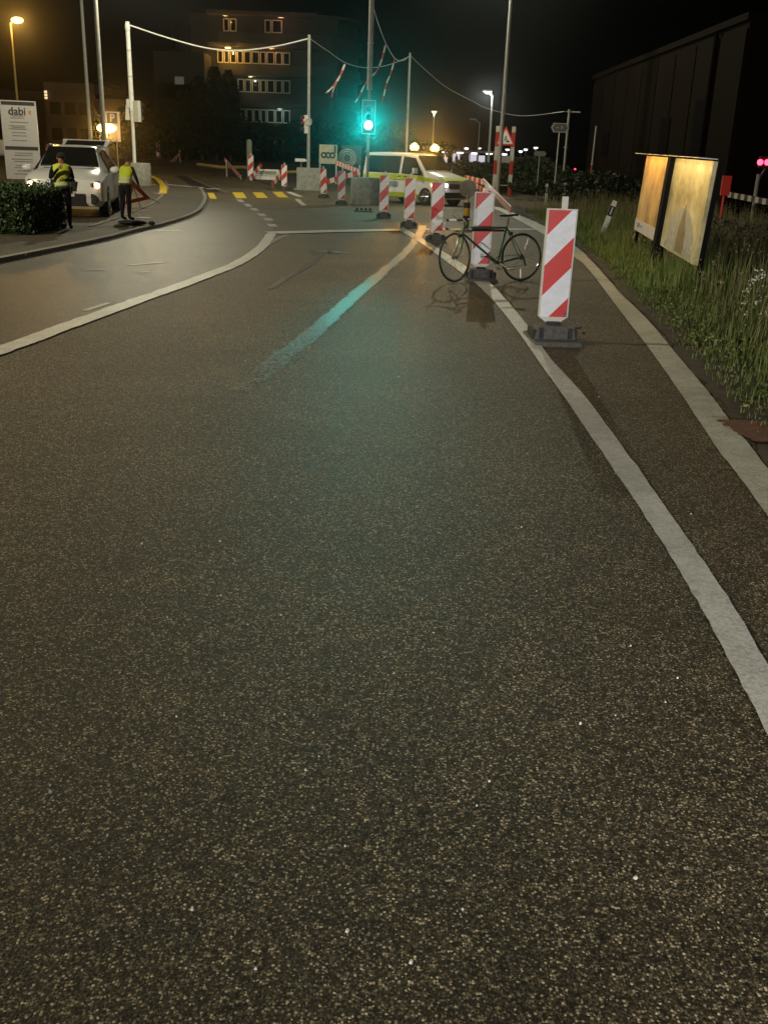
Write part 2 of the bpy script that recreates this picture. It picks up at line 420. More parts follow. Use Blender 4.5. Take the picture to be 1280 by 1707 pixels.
def mark(name, pts, width, m, dz=.012, wob=.006, smooth=True, kind='structure'):
    c = px(pts)
    if smooth and len(c) > 2: c = catmull(c, 8)
    c = resample(c, .35)
    A = []; B = []
    for i, p in enumerate(c):
        d = c[min(i + 1, len(c) - 1)] - c[max(i - 1, 0)]; d.z = 0; d.normalize(); nrm = Vector((-d.y, d.x, 0))
        wd = width if not isinstance(width, tuple) else width[0] + (width[1] - width[0]) * i / (len(c) - 1)
        A.append(p - nrm * wd / 2); B.append(p + nrm * wd / 2)
    o = strip(name, A, B, m, dz, wob=wob); o['kind'] = kind; return o
def mark_lr(name, L, Rr, m, dz=.012, wob=.005):
    A = catmull(px(L), 10); B = catmull(px(Rr), 10)
    o = strip(name, A, B, m, dz, wob=wob); return struct(o)

def grid_sheet(name, x0, x1, ys, m, dz, nx=4):
    vs = []; 
    for y in ys:
        for i in range(nx + 1): vs.append((x0 + (x1 - x0) * i / nx, y, zt(y) + dz))
    c = nx + 1
    fs = [(j * c + i, j * c + i + 1, (j + 1) * c + i + 1, (j + 1) * c + i) for j in range(len(ys) - 1) for i in range(nx)]
    return MB().add(vs, fs).build(name, m, fix=False)
ys = [-30, 0, 30] + list(range(44, 100, 2)) + [130, 300, 900]
struct(grid_sheet('ground', -900, 900, [-300] + ys, 'ground', -.35))
struct(grid_sheet('road', -60, 40, [-20, 0, 20, 40] + list(range(44, 100, 2)) + [130], 'road', 0.0, 2))

# --- left kerb, footway
KP = [(-420, 520), (-200, 478), (0, 439), (59, 427), (117, 414.5), (176, 402), (234, 386), (267, 379), (290, 372), (314, 364), (332, 355), (342, 343), (345, 331), (340, 320), (335, 314)]
kc = resample(catmull(px(KP), 6), .5)
def offs(c, d):
    out = []
    for i, p in enumerate(c):
        t = c[min(i + 1, len(c) - 1)] - c[max(i - 1, 0)]; t.z = 0; t.normalize()
        out.append(p + Vector((-t.y, t.x, 0)) * d)
    return out
struct(strip('footway', offs(kc, .13), [Vector((-75, p.y + 6, 0)) for p in kc], 'walk', .065, cross=6))
# kerb stones, each its own piece
kerb = thing('kerb', 'low granite kerb curving along the left footway', 'kerb', (0, 0, 0))
tag(kerb, kind='structure'); del kerb['category']
acc = [0]
for a, b in zip(kc[:-1], kc[1:]): acc.append(acc[-1] + (b - a).length)
def along(s):
    for i in range(len(acc) - 1):
        if acc[i + 1] >= s:
            t = (s - acc[i]) / max(acc[i + 1] - acc[i], 1e-6); return kc[i].lerp(kc[i + 1], t)
    return kc[-1].copy()
s = 0
while s < acc[-1] - 1.0:
    a = along(s + .012); b = along(s + .988); d = (b - a); d.z = 0; d.normalize(); n_ = Vector((-d.y, d.x, 0))
    z = zt((a.y + b.y) / 2) + .072 + random.uniform(-.003, .003)
    MB().add([a.xy.to_3d() + Vector((0, 0, zz)) for zz in ()] or
             [Vector((*(p + n_ * o).xy, zz)) for zz in (z - .16, z) for p, o in ((a, 0), (b, 0), (b, .13), (a, .13))],
             [(3, 2, 1, 0), (4, 5, 6, 7), (0, 1, 5, 4), (1, 2, 6, 5), (2, 3, 7, 6), (3, 0, 4, 7)]).build('kerb_stone', 'kerb', kerb)
    s += 1.0
struct(strip('gutter_joint', offs(kc, -.06), offs(kc, .005), 'joint', .010))
# --- polished left lane between kerb and the long white line
LL = [(-300, 683), (-120, 628), (0, 586), (59, 565), (117, 543), (176, 522), (234, 500.6), (293, 480), (351, 458), (391, 442), (422, 424), (441, 407), (455, 387), (452, 370), (430, 352), (400, 335), (372, 318), (352, 305)]
lc = catmull(px(LL), 6)
kk = [along(acc[-1] * i / (len(lc) - 1)) for i in range(len(lc))]
struct(strip('polished_lane', [p + Vector((.1, 0, 0)) for p in kk], lc, 'lane', .004, cross=3))

# --- road markings
MKS = dict
mark('left_boundary_line', LL[:13], .21, 'white')
mark('stop_line', [(452, 389), (560, 386), (668, 384)], .62, 'white', dz=.016, smooth=False)
mark_lr('right_lane_line',
        [(662, 383), (700, 405), (775, 460), (794, 475), (824, 505), (864, 556), (895, 601), (937, 660), (1010, 768), (1085, 880), (1160, 1005), (1222, 1120), (1275, 1225), (1345, 1380)],
        [(672, 380), (710, 402), (798, 459), (819, 475), (845, 503), (882, 548), (917, 599), (972, 660), (1052, 768), (1130, 880), (1210, 997), (1275, 1107), (1335, 1215), (1410, 1360)], 'white', .012, wob=.002)
mark_lr('right_edge_line',
        [(800, 342), (825, 349), (851, 361), (900, 388), (955, 428), (980, 450), (1036, 524), (1081, 583), (1130, 653), (1167, 709), (1200, 759), (1256, 832), (1330, 945), (1420, 1090)],
        [(803, 339), (829, 345), (856, 355), (905, 376), (958, 411), (980, 430), (1031, 487), (1078, 534), (1125, 590), (1179, 655), (1214, 702), (1259, 759), (1345, 870), (1450, 1000)], 'edge', .013, wob=.01)
mark('cross_line', [(703, 382.5), (800, 382.5), (900, 382.5)], .3, 'white', dz=.008, smooth=False)
mark('curved_old_line', [(704, 377), (703, 383), (700, 390), (693, 399)], .20, 'pink', dz=.018)
# removed marking: smooth shiny trace that picks up the signal light
M['trace'] = mat('burnt_off_marking', (.05, .052, .046), .41, var=.35, vscale=14, bump=.7, bscale=110, spec=.34)
def worn_out(m, y0, y1):
    nt = m.node_tree; b = nt.nodes['Principled BSDF']; out = [n for n in nt.nodes if n.type == 'OUTPUT_MATERIAL'][0]
    tc = N(nt, 'ShaderNodeTexCoord'); sx = N(nt, 'ShaderNodeSeparateXYZ'); nt.links.new(tc.outputs['Object'], sx.inputs[0])
    v = N(nt, 'ShaderNodeTexVoronoi', i_Scale=70.0); nt.links.new(tc.outputs['Object'], v.inputs['Vector'])
    sp = N(nt, 'ShaderNodeSeparateColor'); nt.links.new(v.outputs['Color'], sp.inputs[0])
    n_ = N(nt, 'ShaderNodeTexNoise', i_Scale=6.0, i_Detail=5.0); nt.links.new(tc.outputs['Object'], n_.inputs['Vector'])
    k = math_n(nt, 'DIVIDE', math_n(nt, 'SUBTRACT', sx.outputs['Y'], y0), y1 - y0)
    a_ = math_n(nt, 'ADD', math_n(nt, 'MULTIPLY', sp.outputs[0], .6), math_n(nt, 'MULTIPLY', n_.outputs['Fac'], .45))
    f = math_n(nt, 'LESS_THAN', a_, math_n(nt, 'ADD', k, .12))
    tr = N(nt, 'ShaderNodeBsdfTransparent'); mx = N(nt, 'ShaderNodeMixShader'); nt.links.new(f, mx.inputs[0]); nt.links.new(tr.outputs[0], mx.inputs[1]); nt.links.new(b.outputs[0], mx.inputs[2]); nt.links.new(mx.outputs[0], out.inputs['Surface'])
worn_out(M['trace'], 5.6, 12.5)
M['trace2'] = mat('ground_off_marking', (.045, .043, .038), .45, var=.35, vscale=12, bump=.3, bscale=90)
mark('removed_line', [(693, 399), (672, 424), (640, 453), (600, 486), (560, 522), (515, 562), (465, 600), (400, 652)], (.17, .19), M['trace'], dz=.006, wob=.012)
mark('removed_arrow', [(447, 482), (488, 457), (528, 432), (532, 421), (524, 420)], (.10, .16), M['trace2'], dz=.005, wob=.02)
mark('removed_arrow', [(530, 421), (552, 420), (577, 423)], (.5, .3), M['trace'], dz=.007, wob=.03)
mark('old_line_ghost', [(438, 411), (456, 401), (480, 391)], (.2, .12), 'faint', dz=.007)
for a, b, wd, mm in (((217, 443), (272, 438), .1, 'oldwhite'), ((143, 452), (171, 451), .09, 'faint'), ((236, 455), (247, 454), .09, 'oldwhite'),
                     ((143, 519), (182, 506), .07, 'oldwhite'), ((262, 385.5), (303, 385), .22, 'oldwhite'), ((322, 315), (338, 313), .3, 'oldwhite'),
                     ((271, 307), (337, 313), .35, 'white'), ((343, 315), (366, 315), .4, 'white'), ((481, 320), (501, 328), .28, 'white'), ((495, 332), (507, 343), .2, 'oldwhite'),
                     ((318, 297), (380, 321), .14, 'faint')):
    mark('painted_dash', [a, b], wd, mm, dz=.010, smooth=False)
for a, b in (((228, 368), (252, 369)), ((258, 325), (270, 327))):
    mark('painted_dash', [a, b], .2, 'oldwhite', dz=.085, smooth=False)
for q in (((346, 322), (356, 322), (362, 332), (351, 332)), ((387, 321), (405, 321), (412, 331), (394, 331)), ((421, 321), (438, 321), (447, 330.5), (429, 330.5)), ((454, 320), (470, 320), (481, 329.5), (464, 329.5))):
    p = px(q); struct(MB().add([(a.x, a.y, zt(a.y) + .012) for a in p], [(0, 1, 2, 3)]).build('crossing_stripe', 'yellow', fix=False))
for (u, v) in ((401, 335), (413.5, 342.5), (424.5, 349.5), (436.5, 358.5), (447.5, 366), (454, 376)):
    mark('lane_dash', [(u - 3, v - 2.2), (u + 3, v + 2.2)], .22, 'oldwhite', dz=.009, smooth=False)
mark('yellow_kerb_line', [(250, 295), (264, 302), (271, 310), (273, 317), (272, 326)], .32, 'yellow', dz=.085)
mark('yellow_kerb_line', [(250, 310), (259, 311)], .3, 'yellow', dz=.085, smooth=False)
mark('island_edging', [(150, 383), (185, 372), (220, 358), (255, 342), (271, 328), (280, 314), (276, 303)], .1, 'kerb', dz=.08, smooth=True)
mark('tar_patch', [(300, 293), (316, 301), (333, 310), (347, 320)], (.5, 1.2), 'joint', dz=.007)
mark('white_crossing_bar', [(60, 392), (98, 385), (112, 384)], .4, 'oldwhite', dz=.083, smooth=False)

# --- right verge and building-site soil
RV = [(1560, 1100), (1450, 1002), (1345, 872), (1259, 760), (1214, 703), (1179, 656), (1125, 591), (1078, 535), (1031, 488), (980, 431), (958, 412), (905, 377), (856, 356), (829, 346), (803, 340), (797, 332)]
rv = resample(catmull(px(RV), 5), .4)
def rag(c, a=.06): return [p + Vector((random.uniform(-.01, a), random.uniform(-.02, .02), 0)) for p in c]
far = [Vector((p.x + 30, p.y + 8, 0)) for p in rv]
struct(strip('verge_soil', rag(rv), far, 'soil', .022, cross=8))
mark('red_soil_patch', [(1228, 708), (1250, 722), (1290, 745)], .28, 'redsoil', dz=.035, wob=.015)
SP = [(797, 326), (790, 306), (700, 307), (600, 309), (560, 312), (500, 316), (481, 319), (460, 312), (440, 306), (380, 291), (300, 279), (250, 270), (236, 267)]
sp_ = resample(catmull(px(SP), 4), 1.0)
struct(strip('building_site_soil', rag(sp_, .1), [Vector((p.x * 1.4 + 4, p.y + 75, 0)) for p in sp_], 'soil', .03, cross=10))

# ------------------------------------------------------------------ delineation beacons
PW, PH = .262, 1.0   # panel
def make_beacon():
    t = thing('beacon_post', '', 'beacon post')
    b = MB()
    z0 = .232; z1 = z0 + PH
    poly = [(-PW / 2, z0), (PW / 2, z0), (PW / 2, z1), (-PW / 2, z1)]
    b.prism(poly, -.022, .022)
    p = b.build('panel', 'beacon', t)
    fr = MB(); e = .012
    fr.box((-PW / 2 - e / 2, 0, z0 + PH / 2), (e, .06, PH)); fr.box((PW / 2 + e / 2, 0, z0 + PH / 2), (e, .06, PH))
    fr.box((0, 0, z1 + e / 2), (PW + 2 * e, .06, e)); fr.build('frame', 'frame_white', t)
    tip = MB(); tip.prism([(-PW / 2 - e, z0), (-PW / 2 + .06, z0 - .05), (-.045, z0 - .075), (-.04, z0 - .125), (.04, z0 - .125), (.045, z0 - .075), (PW / 2 - .06, z0 - .05), (PW / 2 + e, z0)], -.026, .026)
    tip.build('tip', 'frame_white', t)
    MB().box((.02, .0, z1 + e + .055), (.05, .045, .11)).build('top_socket', 'frame_white', t)
    # rubber foot, long side along the traffic
    f = MB()
    f.prism([(-.225, 0), (.225, 0), (.215, .04), (-.215, .04)], -.38, .30)
    f.build('foot', 'recycled', t)
    k = MB(); k.prism([(-.20, .04), (.20, .04), (.17, .165), (-.17, .165)], -.20, .02); k.build('foot_block', 'recycled', t)
    g = MB()
    g.box((-.14, -.212, .10), (.04, .025, .10)); g.box((.14, -.212, .10), (.04, .025, .10)); g.box((-.205, -.1, .08), (.03, .15, .09)); g.box((.205, -.1, .08), (.03, .15, .09)); g.box((0, .12, .07), (.4, .16, .07))
    g.box((0, .3, .05), (.3, .08, .03)); g.box((0, -.05, .175), (.13, .12, .03)); g.build('clamp', 'black', t)
    return t
proto = make_beacon()
BE = [((917, 567), 1.0, 3, 0, 'nearest and largest red and white beacon post, right of the bicycle'),
      ((799, 466), 1.0, 2, 0, 'red and white beacon post the bicycle leans against'),
      ((726, 403), 1.0, 1, 0, 'red and white beacon post just left of the bicycle front wheel'),
      ((681, 379), 1.0, 0, 0, 'red and white beacon post at the right end of the stop line'),
      ((639, 363.5), 1.0, 2, 0, 'red and white beacon post overlapping the right edge of the signal concrete base'),
      ((569, 342), 1.0, 2, 0, 'red and white beacon post left of the green signal concrete base'),
      ((540, 330.5), 1.0, -8, -2.5, 'slightly tilted beacon post beside the middle square concrete block'),
      ((474, 317), 1.0, 3, 0, 'red and white beacon post in front of a leaning plank past the yellow crossing'),
      ((418, 300.5), 1.15, 0, 1, 'beacon post beneath the thick green grey post'),
      ((265, 275.5), 1.2, 8, 1, 'yellow lit beacon post right of the left concrete drum'),
      ((106, 273), 1.0, 0, 2, 'orange lit far beacon post behind the white off-road car roof'),
      ((83, 273), 1.0, 0, -2, 'orange lit far beacon post beside the white sign board')]
for i, (p, sc, rz, tl, lab) in enumerate(BE):
    o = proto if i == 0 else copy_tree(proto)
    g = G(*p)
    o.location = g; o.rotation_euler = (0, R(tl), R(rz)); o.scale = (sc,) * 3
    tag(o, lab, 'beacon post', 'red and white beacon posts beside the closed lane')
    if i == 0:
        st = MB().box((.115, -.0245, .265), (.028, .003, .028)).build('sticker', mat('blue_sticker', (.03, .05, .25), .4), o)
ft = thing('rubber_foot', 'loose dark rubber foot lying without its board between two beacon posts', 'rubber foot', G(606, 353))
f = MB(); f.prism([(-.32, 0), (.32, 0), (.3, .05), (-.3, .05)], -.35, .35); f.build('foot', 'recycled', ft)
f = MB(); [f.box((x, 0, .085), (.1, .3, .08), taper=.7) for x in (-.22, -.07, .08, .22)]; f.build('clamp', 'black', ft)
f = MB()
for _ in range(60):
    g_ = G(random.uniform(20, 1200), random.uniform(520, 1680)); r_ = random.choice((.002, .0025, .003, .004)); f.box((g_.x, g_.y, r_ * .8), (r_ * 2.2, r_ * 1.8, r_ * 1.6), rz=random.random() * 3, taper=.7)
tag(f.build('grit', M['whiteplastic']), 'small pale grit stones scattered over the asphalt', 'grit', kind='stuff')
# crumbs behind the nearest foot
f = MB()
for _ in range(12):
    p = G(random.uniform(946, 972), random.uniform(545, 572)); r = random.uniform(.006, .018); f.box((p.x, p.y, r * .6), (r * 2, r * 1.6, r * 1.2), rz=random.random() * 3)
tag(f.build('debris', 'black'), 'black rubber crumbs scattered behind the nearest beacon post', 'debris', kind='stuff')

# ------------------------------------------------------------------ bicycle (x forward, origin at rear contact)
def bicycle():
    a = G(867, 468.5); b = G(753, 470.5)
    d = b - a; ang = math.atan2(d.y, d.x)
    t = thing('bicycle', 'dark green racing bicycle parked across the closed lane against a beacon post', 'bicycle', a, ang)
    t.rotation_euler = Euler((R(4.5), 0, ang))   # leans back on the beacon
    WB = d.length; r = .345
    rh = Vector((0, 0, r)); fh = Vector((WB, 0, r)); bb = Vector((.40, 0, .265))
    st = Vector((.265, 0, .79)); ht = Vector((WB - .185, 0, .79)); hb = Vector((WB - .145, 0, .665))
    def wheel(name, c, steer):
        w_ = MB().ring((0, 0, 0), r - .012, .0125, n=56, m=8).build(name, 'tyre', t, True)
        w_.location = c; w_.rotation_euler = (0, 0, steer)
        MB().ring((0, 0, 0), r - .029, .009, n=56, m=6, flat=1.1).build('rim', 'steel', w_, True)
        sp = MB()
        for k in range(32):
            th = 2 * math.pi * k / 32; sgn = 1 if k % 2 else -1; off = .35 * (1 if (k // 2) % 2 else -1)
            p0 = (.02 * math.cos(th + off * 3), sgn * .028, .02 * math.sin(th + off * 3)); p1 = ((r - .034) * math.cos(th), 0, (r - .034) * math.sin(th))
            sp.cyl(p0, p1, .0011, n=4, cap=False)
        sp.build('spokes', 'steel', w_)
        MB().cyl((0, -.045, 0), (0, .045, 0), .018, n=12).cyl((0, -.03, 0), (0, -.026, 0), .03, n=14).cyl((0, .03, 0), (0, .026, 0), .03, n=14).build('hub', 'chrome', w_)
        return w_
    rw = wheel('rear_wheel', rh, 0)
    ste = R(22)
    fw = wheel('front_wheel', fh, ste)
    for k in (2.2, 2.9, 3.7): MB().box((.2 * math.cos(k), -.006, .2 * math.sin(k)), (.02, .012, .03)).build('reflector', 'reflect', fw)
    valve = MB().cyl((0, 0, -.3), (.01, 0, -.17), .004, n=6).build('valve', 'steel', rw)
    f_ = MB()
    f_.cyl(bb, st, .0145, n=12); f_.cyl(st + Vector((0, 0, -.03)), ht + Vector((0, 0, -.03)), .0135, n=12); f_.cyl(bb, hb + Vector((-.005, 0, .02)), .016, n=12)
    f_.cyl(hb, ht, .018, n=12)
    f_.cyl(bb + Vector((0, -.038, 0)), bb + Vector((0, .038, 0)), .022, n=12)
    for s_ in (-1, 1):
        f_.cyl(bb + Vector((-.03, .03 * s_, 0)), rh + Vector((0, .06 * s_, 0)), .008, .007, n=8)
        f_.cyl(st + Vector((0, .015 * s_, -.03)), rh + Vector((0, .06 * s_, 0)), .007, .006, n=8)
    f_.build('frame', 'bikegreen', t, True)
    # fork and bars turn with the steering
    axis_top = ht + Vector((-.012, 0, .04))
    S = Matrix.Translation(fh) @ Matrix.Rotation(ste, 4, 'Z') @ Matrix.Translation(-fh)
    ax = hb - Vector((0, 0, 0))
    def SR(p):   # rotate about the steerer
        q = Vector(p) - hb; q = Matrix.Rotation(ste, 3, 'Z') @ q; return hb + q
    fk = MB()
    for s_ in (-1, 1):
        fk.tube([hb + Vector((0, 0, -.01)), SR(hb + Vector((.01, .045 * s_, -.03))), SR(hb + Vector((.06, .05 * s_, -.2))), SR(hb + Vector((.145, .052 * s_, r - hb.z)))], [.012, .012, .010, .007], 8)
    fk.build('fork', 'bikegreen', t, True)
    # put the front wheel where the fork ends
    fw.location = SR(hb + Vector((.145, 0, r - hb.z)))
    stem = MB().cyl(ht, ht + Vector((-.012, 0, .07)), .011, n=10)
    s1 = ht + Vector((-.012, 0, .065)); s2 = SR(Vector((ht.x + .09, 0, ht.z + .075))); stem.cyl(s1, s2, .012, n=10); stem.build('stem', 'chrome', t, True)
    bars = MB(); top = []
    for s_ in (-1, 1):
        L = [(.0, 0, 0), (.0, .1, 0), (.005, .19, 0), (.05, .205, 0), (.085, .208, -.02), (.095, .21, -.06), (.07, .212, -.105), (.03, .214, -.125), (-.03, .215, -.128)]
        pts = [s2 + Matrix.Rotation(ste, 3, 'Z') @ Vector((x, y * s_, z)) for x, y, z in L]
        bars.tube(pts, .017, 8)
        hd = MB(); q = s2 + Matrix.Rotation(ste, 3, 'Z') @ Vector((.085, .208 * s_, -.01))
        dd = Matrix.Rotation(ste, 3, 'Z')
        hd.tube([q, q + dd @ Vector((.05, 0, .025)), q + dd @ Vector((.075, 0, .05))], [.018, .016, .012], 8)
        hd.tube([q + dd @ Vector((.06, 0, .03)), q + dd @ Vector((.085, 0, -.03)), q + dd @ Vector((.07, 0, -.1))], [.007, .006, .005], 6)
        hd.build('brake_lever', 'blackp' if s_ > 0 else 'tapew', t, True)
    bars.build('handlebar', stripes('white_black_bar_tape', (.6, .6, .57), (.02, .02, .02), axis='X', period=.11, off=.02, duty=.6, rough=.6), t, True)
    sp = MB().cyl(st + Vector((0, 0, -.05)), st + Vector((-.03, 0, .115)), .0125, n=10); sp.build('seatpost', 'chrome', t, True)
    sd_ = MB(); c = st + Vector((-.03, 0, .14)); vs = []; prof = [(-.13, .05, .012), (-.11, .07, .018), (-.03, .062, .006), (.05, .028, .004), (.13, .018, .006), (.15, .008, .0)]
    for x, wd, z in prof:
        for k in range(8):
            th = math.pi * 2 * k / 8; vs.append(c + Vector((x, wd * math.cos(th), z + .018 * math.sin(th))))
    sd_.add(vs, [(j * 8 + k, j * 8 + (k + 1) % 8, (j + 1) * 8 + (k + 1) % 8, (j + 1) * 8 + k) for j in range(5) for k in range(8)] + [tuple(range(8)), tuple(range(40, 48))])
    sd_.build('saddle', 'saddle', t, True)
    MB().cyl(c + Vector((-.06, .02, 0)), c + Vector((.06, .02, -.012)), .004, n=6).cyl(c + Vector((-.06, -.02, 0)), c + Vector((.06, -.02, -.012)), .004, n=6).build('saddle_rail', 'chrome', t)
    # drive side faces the viewer?  (y<0 is the viewer's side after rotation by ~180 deg -> y>0)
    vy = 1
    cr = MB()
    cr.ring(bb + Vector((0, .05 * vy, 0)), .095, .004, n=40, m=4); cr.ring(bb + Vector((0, .042 * vy, 0)), .075, .003, n=36, m=4)
    for k in range(5):
        th = k * 2 * math.pi / 5; cr.cyl(bb + Vector((0, .047 * vy, 0)), bb + Vector((.09 * math.cos(th), .05 * vy, .09 * math.sin(th))), .007, n=6)
    cr.build('chainring', 'chrome', t)
    for s_, th in ((vy, 2.6), (-vy, 2.6 + math.pi)):
        e = bb + Vector((.17 * math.cos(th), .07 * s_, -.17 * abs(math.sin(th)) * (1 if s_ == vy else -1)))
        cp = MB().cyl(bb + Vector((0, .055 * s_, 0)), e, .009, n=8).build('crank', 'chrome', t)
        MB().box(e + Vector((0, .055 * s_, 0)), (.075, .09, .02)).ring(e + Vector((.05, .055 * s_, .01)), .035, .004, axis='X', n=14, m=5).build('pedal', 'steel', t)
    ch = MB()
    cy = .048 * vy; ch.tube([bb + Vector((0, cy, .093)), rh + Vector((0, cy, .04)), rh + Vector((-.03, cy, .0)), rh + Vector((-.02, cy, -.11)), rh + Vector((.03, cy, -.12)), bb + Vector((-.03, cy, -.09))], .004, 5)
    ch.build('chain', 'steel', t)
    MB().cyl(rh + Vector((0, .03 * vy, 0)), rh + Vector((0, .056 * vy, 0)), .045, .026, n=18).box(rh + Vector((-.02, .055 * vy, -.055)), (.03, .02, .14), ry=.3).build('derailleur', 'steel', t)
    # brake calipers, cables, frame pump under the top tube, bottle cage
    MB().box(st + Vector((-.075, 0, -.11)), (.03, .06, .05)).build('rear_brake', 'chrome', t)
    MB().box(hb + Vector((.045, 0, -.015)), (.03, .06, .05)).build('front_brake', 'chrome', t)
    pm = MB().cyl(st + Vector((.05, 0, -.065)), ht + Vector((-.06, 0, -.062)), .017, n=12).build('frame_pump', 'saddle', t, True)
    MB().cyl(st + Vector((.11, 0, -.0645)), st + Vector((.27, 0, -.0635)), .0185, n=12).build('pump_sleeve', 'bikered', pm, True)
    cg = MB(); m0 = bb.lerp(hb, .28); m1 = bb.lerp(hb, .55); up_ = Vector((-.6, 0, .75)).normalized() * .09
    for s_ in (-1, 1): cg.tube([m0, m0 + up_ * .3 + Vector((0, .035 * s_, 0)), m0 + up_ + Vector((0, .02 * s_, 0)), m1 + up_ + Vector((0, .02 * s_, 0)), m1 + up_ * .4 + Vector((0, .035 * s_, 0)), m1], .003, 5)
    cg.build('bottle_cage', 'steel', t)
    cb = MB()
    cb.tube([s2 + Vector((.03, -.05, .02)), s2 + Vector((.1, -.05, .07)), ht + Vector((.06, 0, .02)), hb + Vector((.05, 0, .02))], .0025, 5)
    cb.tube([s2 + Vector((.02, .05, .02)), s2 + Vector((.09, .08, .08)), ht + Vector((.0, .03, .0)), ht + Vector((-.1, .015, -.01)), st + Vector((.04, .015, -.015)), st + Vector((-.07, 0, -.08))], .0025, 5)
    cb.build('brake_cable', 'blackp', t)
    return t, s2
bike, s2 = bicycle()
bpy.context.view_layer.update()
# ------------------------------------------------------------------ yellow/black bollard with disc
t = thing('bollard', 'yellow and black banded bollard with a round sign seen from behind', 'bollard', G(776, 378))
MB().cyl((0, 0, 0), (0, 0, .68), .09, n=20).build('post', 'bollard', t, True)
MB().cyl((0, 0, .68), (0, 0, .82), .03, n=12).build('neck', 'galv', t, True)
MB().cyl((0, .02, 1.0), (0, .05, 1.0), .22, n=36).ring((0, .035, 1.0), .22, .012, n=36, m=6).build('disc', 'signback', t, True)

# ------------------------------------------------------------------ delineators in the grass
def delineator(p, top, label, lean=None, h=1.0):
    g = G(*p); 
    t = thing('marker_post', label, 'marker post', g, 0, 'white roadside marker posts')
    if lean: t.rotation_euler = (0, lean, R(5))
    t.scale = (h,) * 3
    pr = [(-.06, -.02), (.06, -.02), (.05, .03), (0, .06), (-.05, .03)]
    b = MB(); b.prism(pr, 0, .92, 'XY'); b.prism([(x * .9, y * .9) for x, y in pr], .92, .99, 'XY'); b.build('post', 'whiteplastic', t)
    b = MB(); b.prism([(x * 1.05, y * 1.05) for x, y in pr], .62, .86, 'XY'); b.build('black_band', 'blackp', t)
    MB().box((0, -.024, .745), (.035, .008, .17)).build('reflector', 'reflect', t)
delineator((908, 348), 0, 'upright white marker post at the verge left of the nearest beacon post', h=1.0)
delineator((936, 347), 0, 'white marker post showing just above the nearest beacon post', R(3), 1.05)
delineator((998, 402), 0, 'leaning white marker post in the grass left of the lit billboard', R(17), .98)

# ------------------------------------------------------------------ lit billboard
pr_ = Vector((4.17, 13.7, 0)); pl_ = Vector((4.72, 19.7, 0))
ax_ = (pl_ - pr_); Lb = ax_.length; dirb = ax_.normalized()
bb_t = thing('billboard', 'lit yellow poster billboard standing in the grass right of the road', 'billboard', pr_, math.atan2(dirb.y, dirb.x))
bb_t.rotation_euler = Euler((R(3.0), R(-1.2), math.atan2(dirb.y, dirb.x)))
def poster_mat(name, ca, cb, cc, seed):
    m = bpy.data.materials.new(name); m.use_nodes = True; nt = m.node_tree; l = nt.links; b = nt.nodes['Principled BSDF']
    tc = N(nt, 'ShaderNodeTexCoord'); mp = N(nt, 'ShaderNodeMapping'); mp.inputs['Scale'].default_value = (.6, 1, 1.0) if seed == 0 else (.9, 1, .7); mp.inputs['Location'].default_value = (seed, 0, 0)
    l.new(tc.outputs['Object'], mp.inputs['Vector'])
    nz = N(nt, 'ShaderNodeTexNoise', i_Scale=1.3, i_Detail=7.0, i_Roughness=.65); l.new(mp.outputs[0], nz.inputs['Vector'])
    c = ramp(nt, nz.outputs['Fac'], [(.36, ca), (.5, cb), (.62, cc)])
    l.new(c, b.inputs['Base Color']); b.inputs['Roughness'].default_value = .5
    return m
pA = poster_mat('poster_right', (.26, .22, .10), (.52, .46, .24), (.70, .64, .40), 0)
pB = poster_mat('poster_left', (.22, .13, .04), (.50, .32, .09), (.66, .46, .16), 4)
zb_, zh_ = .40, 1.36
half = Lb / 2
for x0, x1, pm_ in ((.02, half - .1, pA), (half + .12, Lb - .04, pB)):
    MB().box(((x0 + x1) / 2, 0, zb_ + zh_ / 2), (x1 - x0, .06, zh_)).build('poster_panel', pm_, bb_t)
MB().box(((half + .12 + Lb) / 2 - .02, .034, zb_ + .11), (half - .16, .008, .2)).build('poster_footer', 'signwhite', bb_t)
mk = MB(); 
for q in (.35, .52, .75, .85): mk.box((Lb - q - .1, .040, zb_ + .12), (.07 if q < .6 else .04, .006, .08 if q < .6 else .03))
mk.build('footer_print', 'ink', bb_t)
# pale arch with a darker cone shaped figure printed on the right poster
ar = [(x * .42, zb_ + .02 + .66 * math.sqrt(max(0, 1 - x * x))) for x in np.linspace(-1, 1, 19)]
MB().prism([(half * .47 + a * 2.7, z) for a, z in ar], .031, .034).build('printed_arch', mat('poster_pale', (.34, .36, .33), .5, var=.2, vscale=9), bb_t)
MB().prism([(half * .42 - .30, zb_ + .04), (half * .42 + .34, zb_ + .04), (half * .42 + .30, zb_ + .35), (half * .42 + .03, zb_ + .74), (half * .42 - .26, zb_ + .33)], .035, .038).build('printed_figure', mat('poster_olive', (.16, .14, .06), .5, var=.3, vscale=9), bb_t)
fl = MB()
for _ in range(40): fl.box((random.choice([random.uniform(.1, .4), random.uniform(half * .62, half * .95)]), .033, zb_ + random.uniform(.03, .45)), (.03, .003, .05))
fl.build('printed_flowers', mat('poster_flowers', (.7, .66, .4), .5), bb_t)['kind'] = 'stuff'
for x in (-.04, half + .01, Lb + .02):
    MB().box((x, .03 if 0 < x < Lb - .5 else -.05, .9), (.26 if 0 < x < Lb - .5 else .05, .16 if 0 < x < Lb - .5 else .06, 1.80)).build('support_post', M['postblack'], bb_t)
for x0, x1 in ((.02, half - .1), (half + .12, Lb - .04)):
    MB().box(((x0 + x1) / 2, .12, zb_ + zh_ + .027), (x1 - x0 + .04, .26, .012)).build('lamp_hood', 'galv', bb_t)
bpy.context.view_layer.update()
mwb = bb_t.matrix_world.copy()
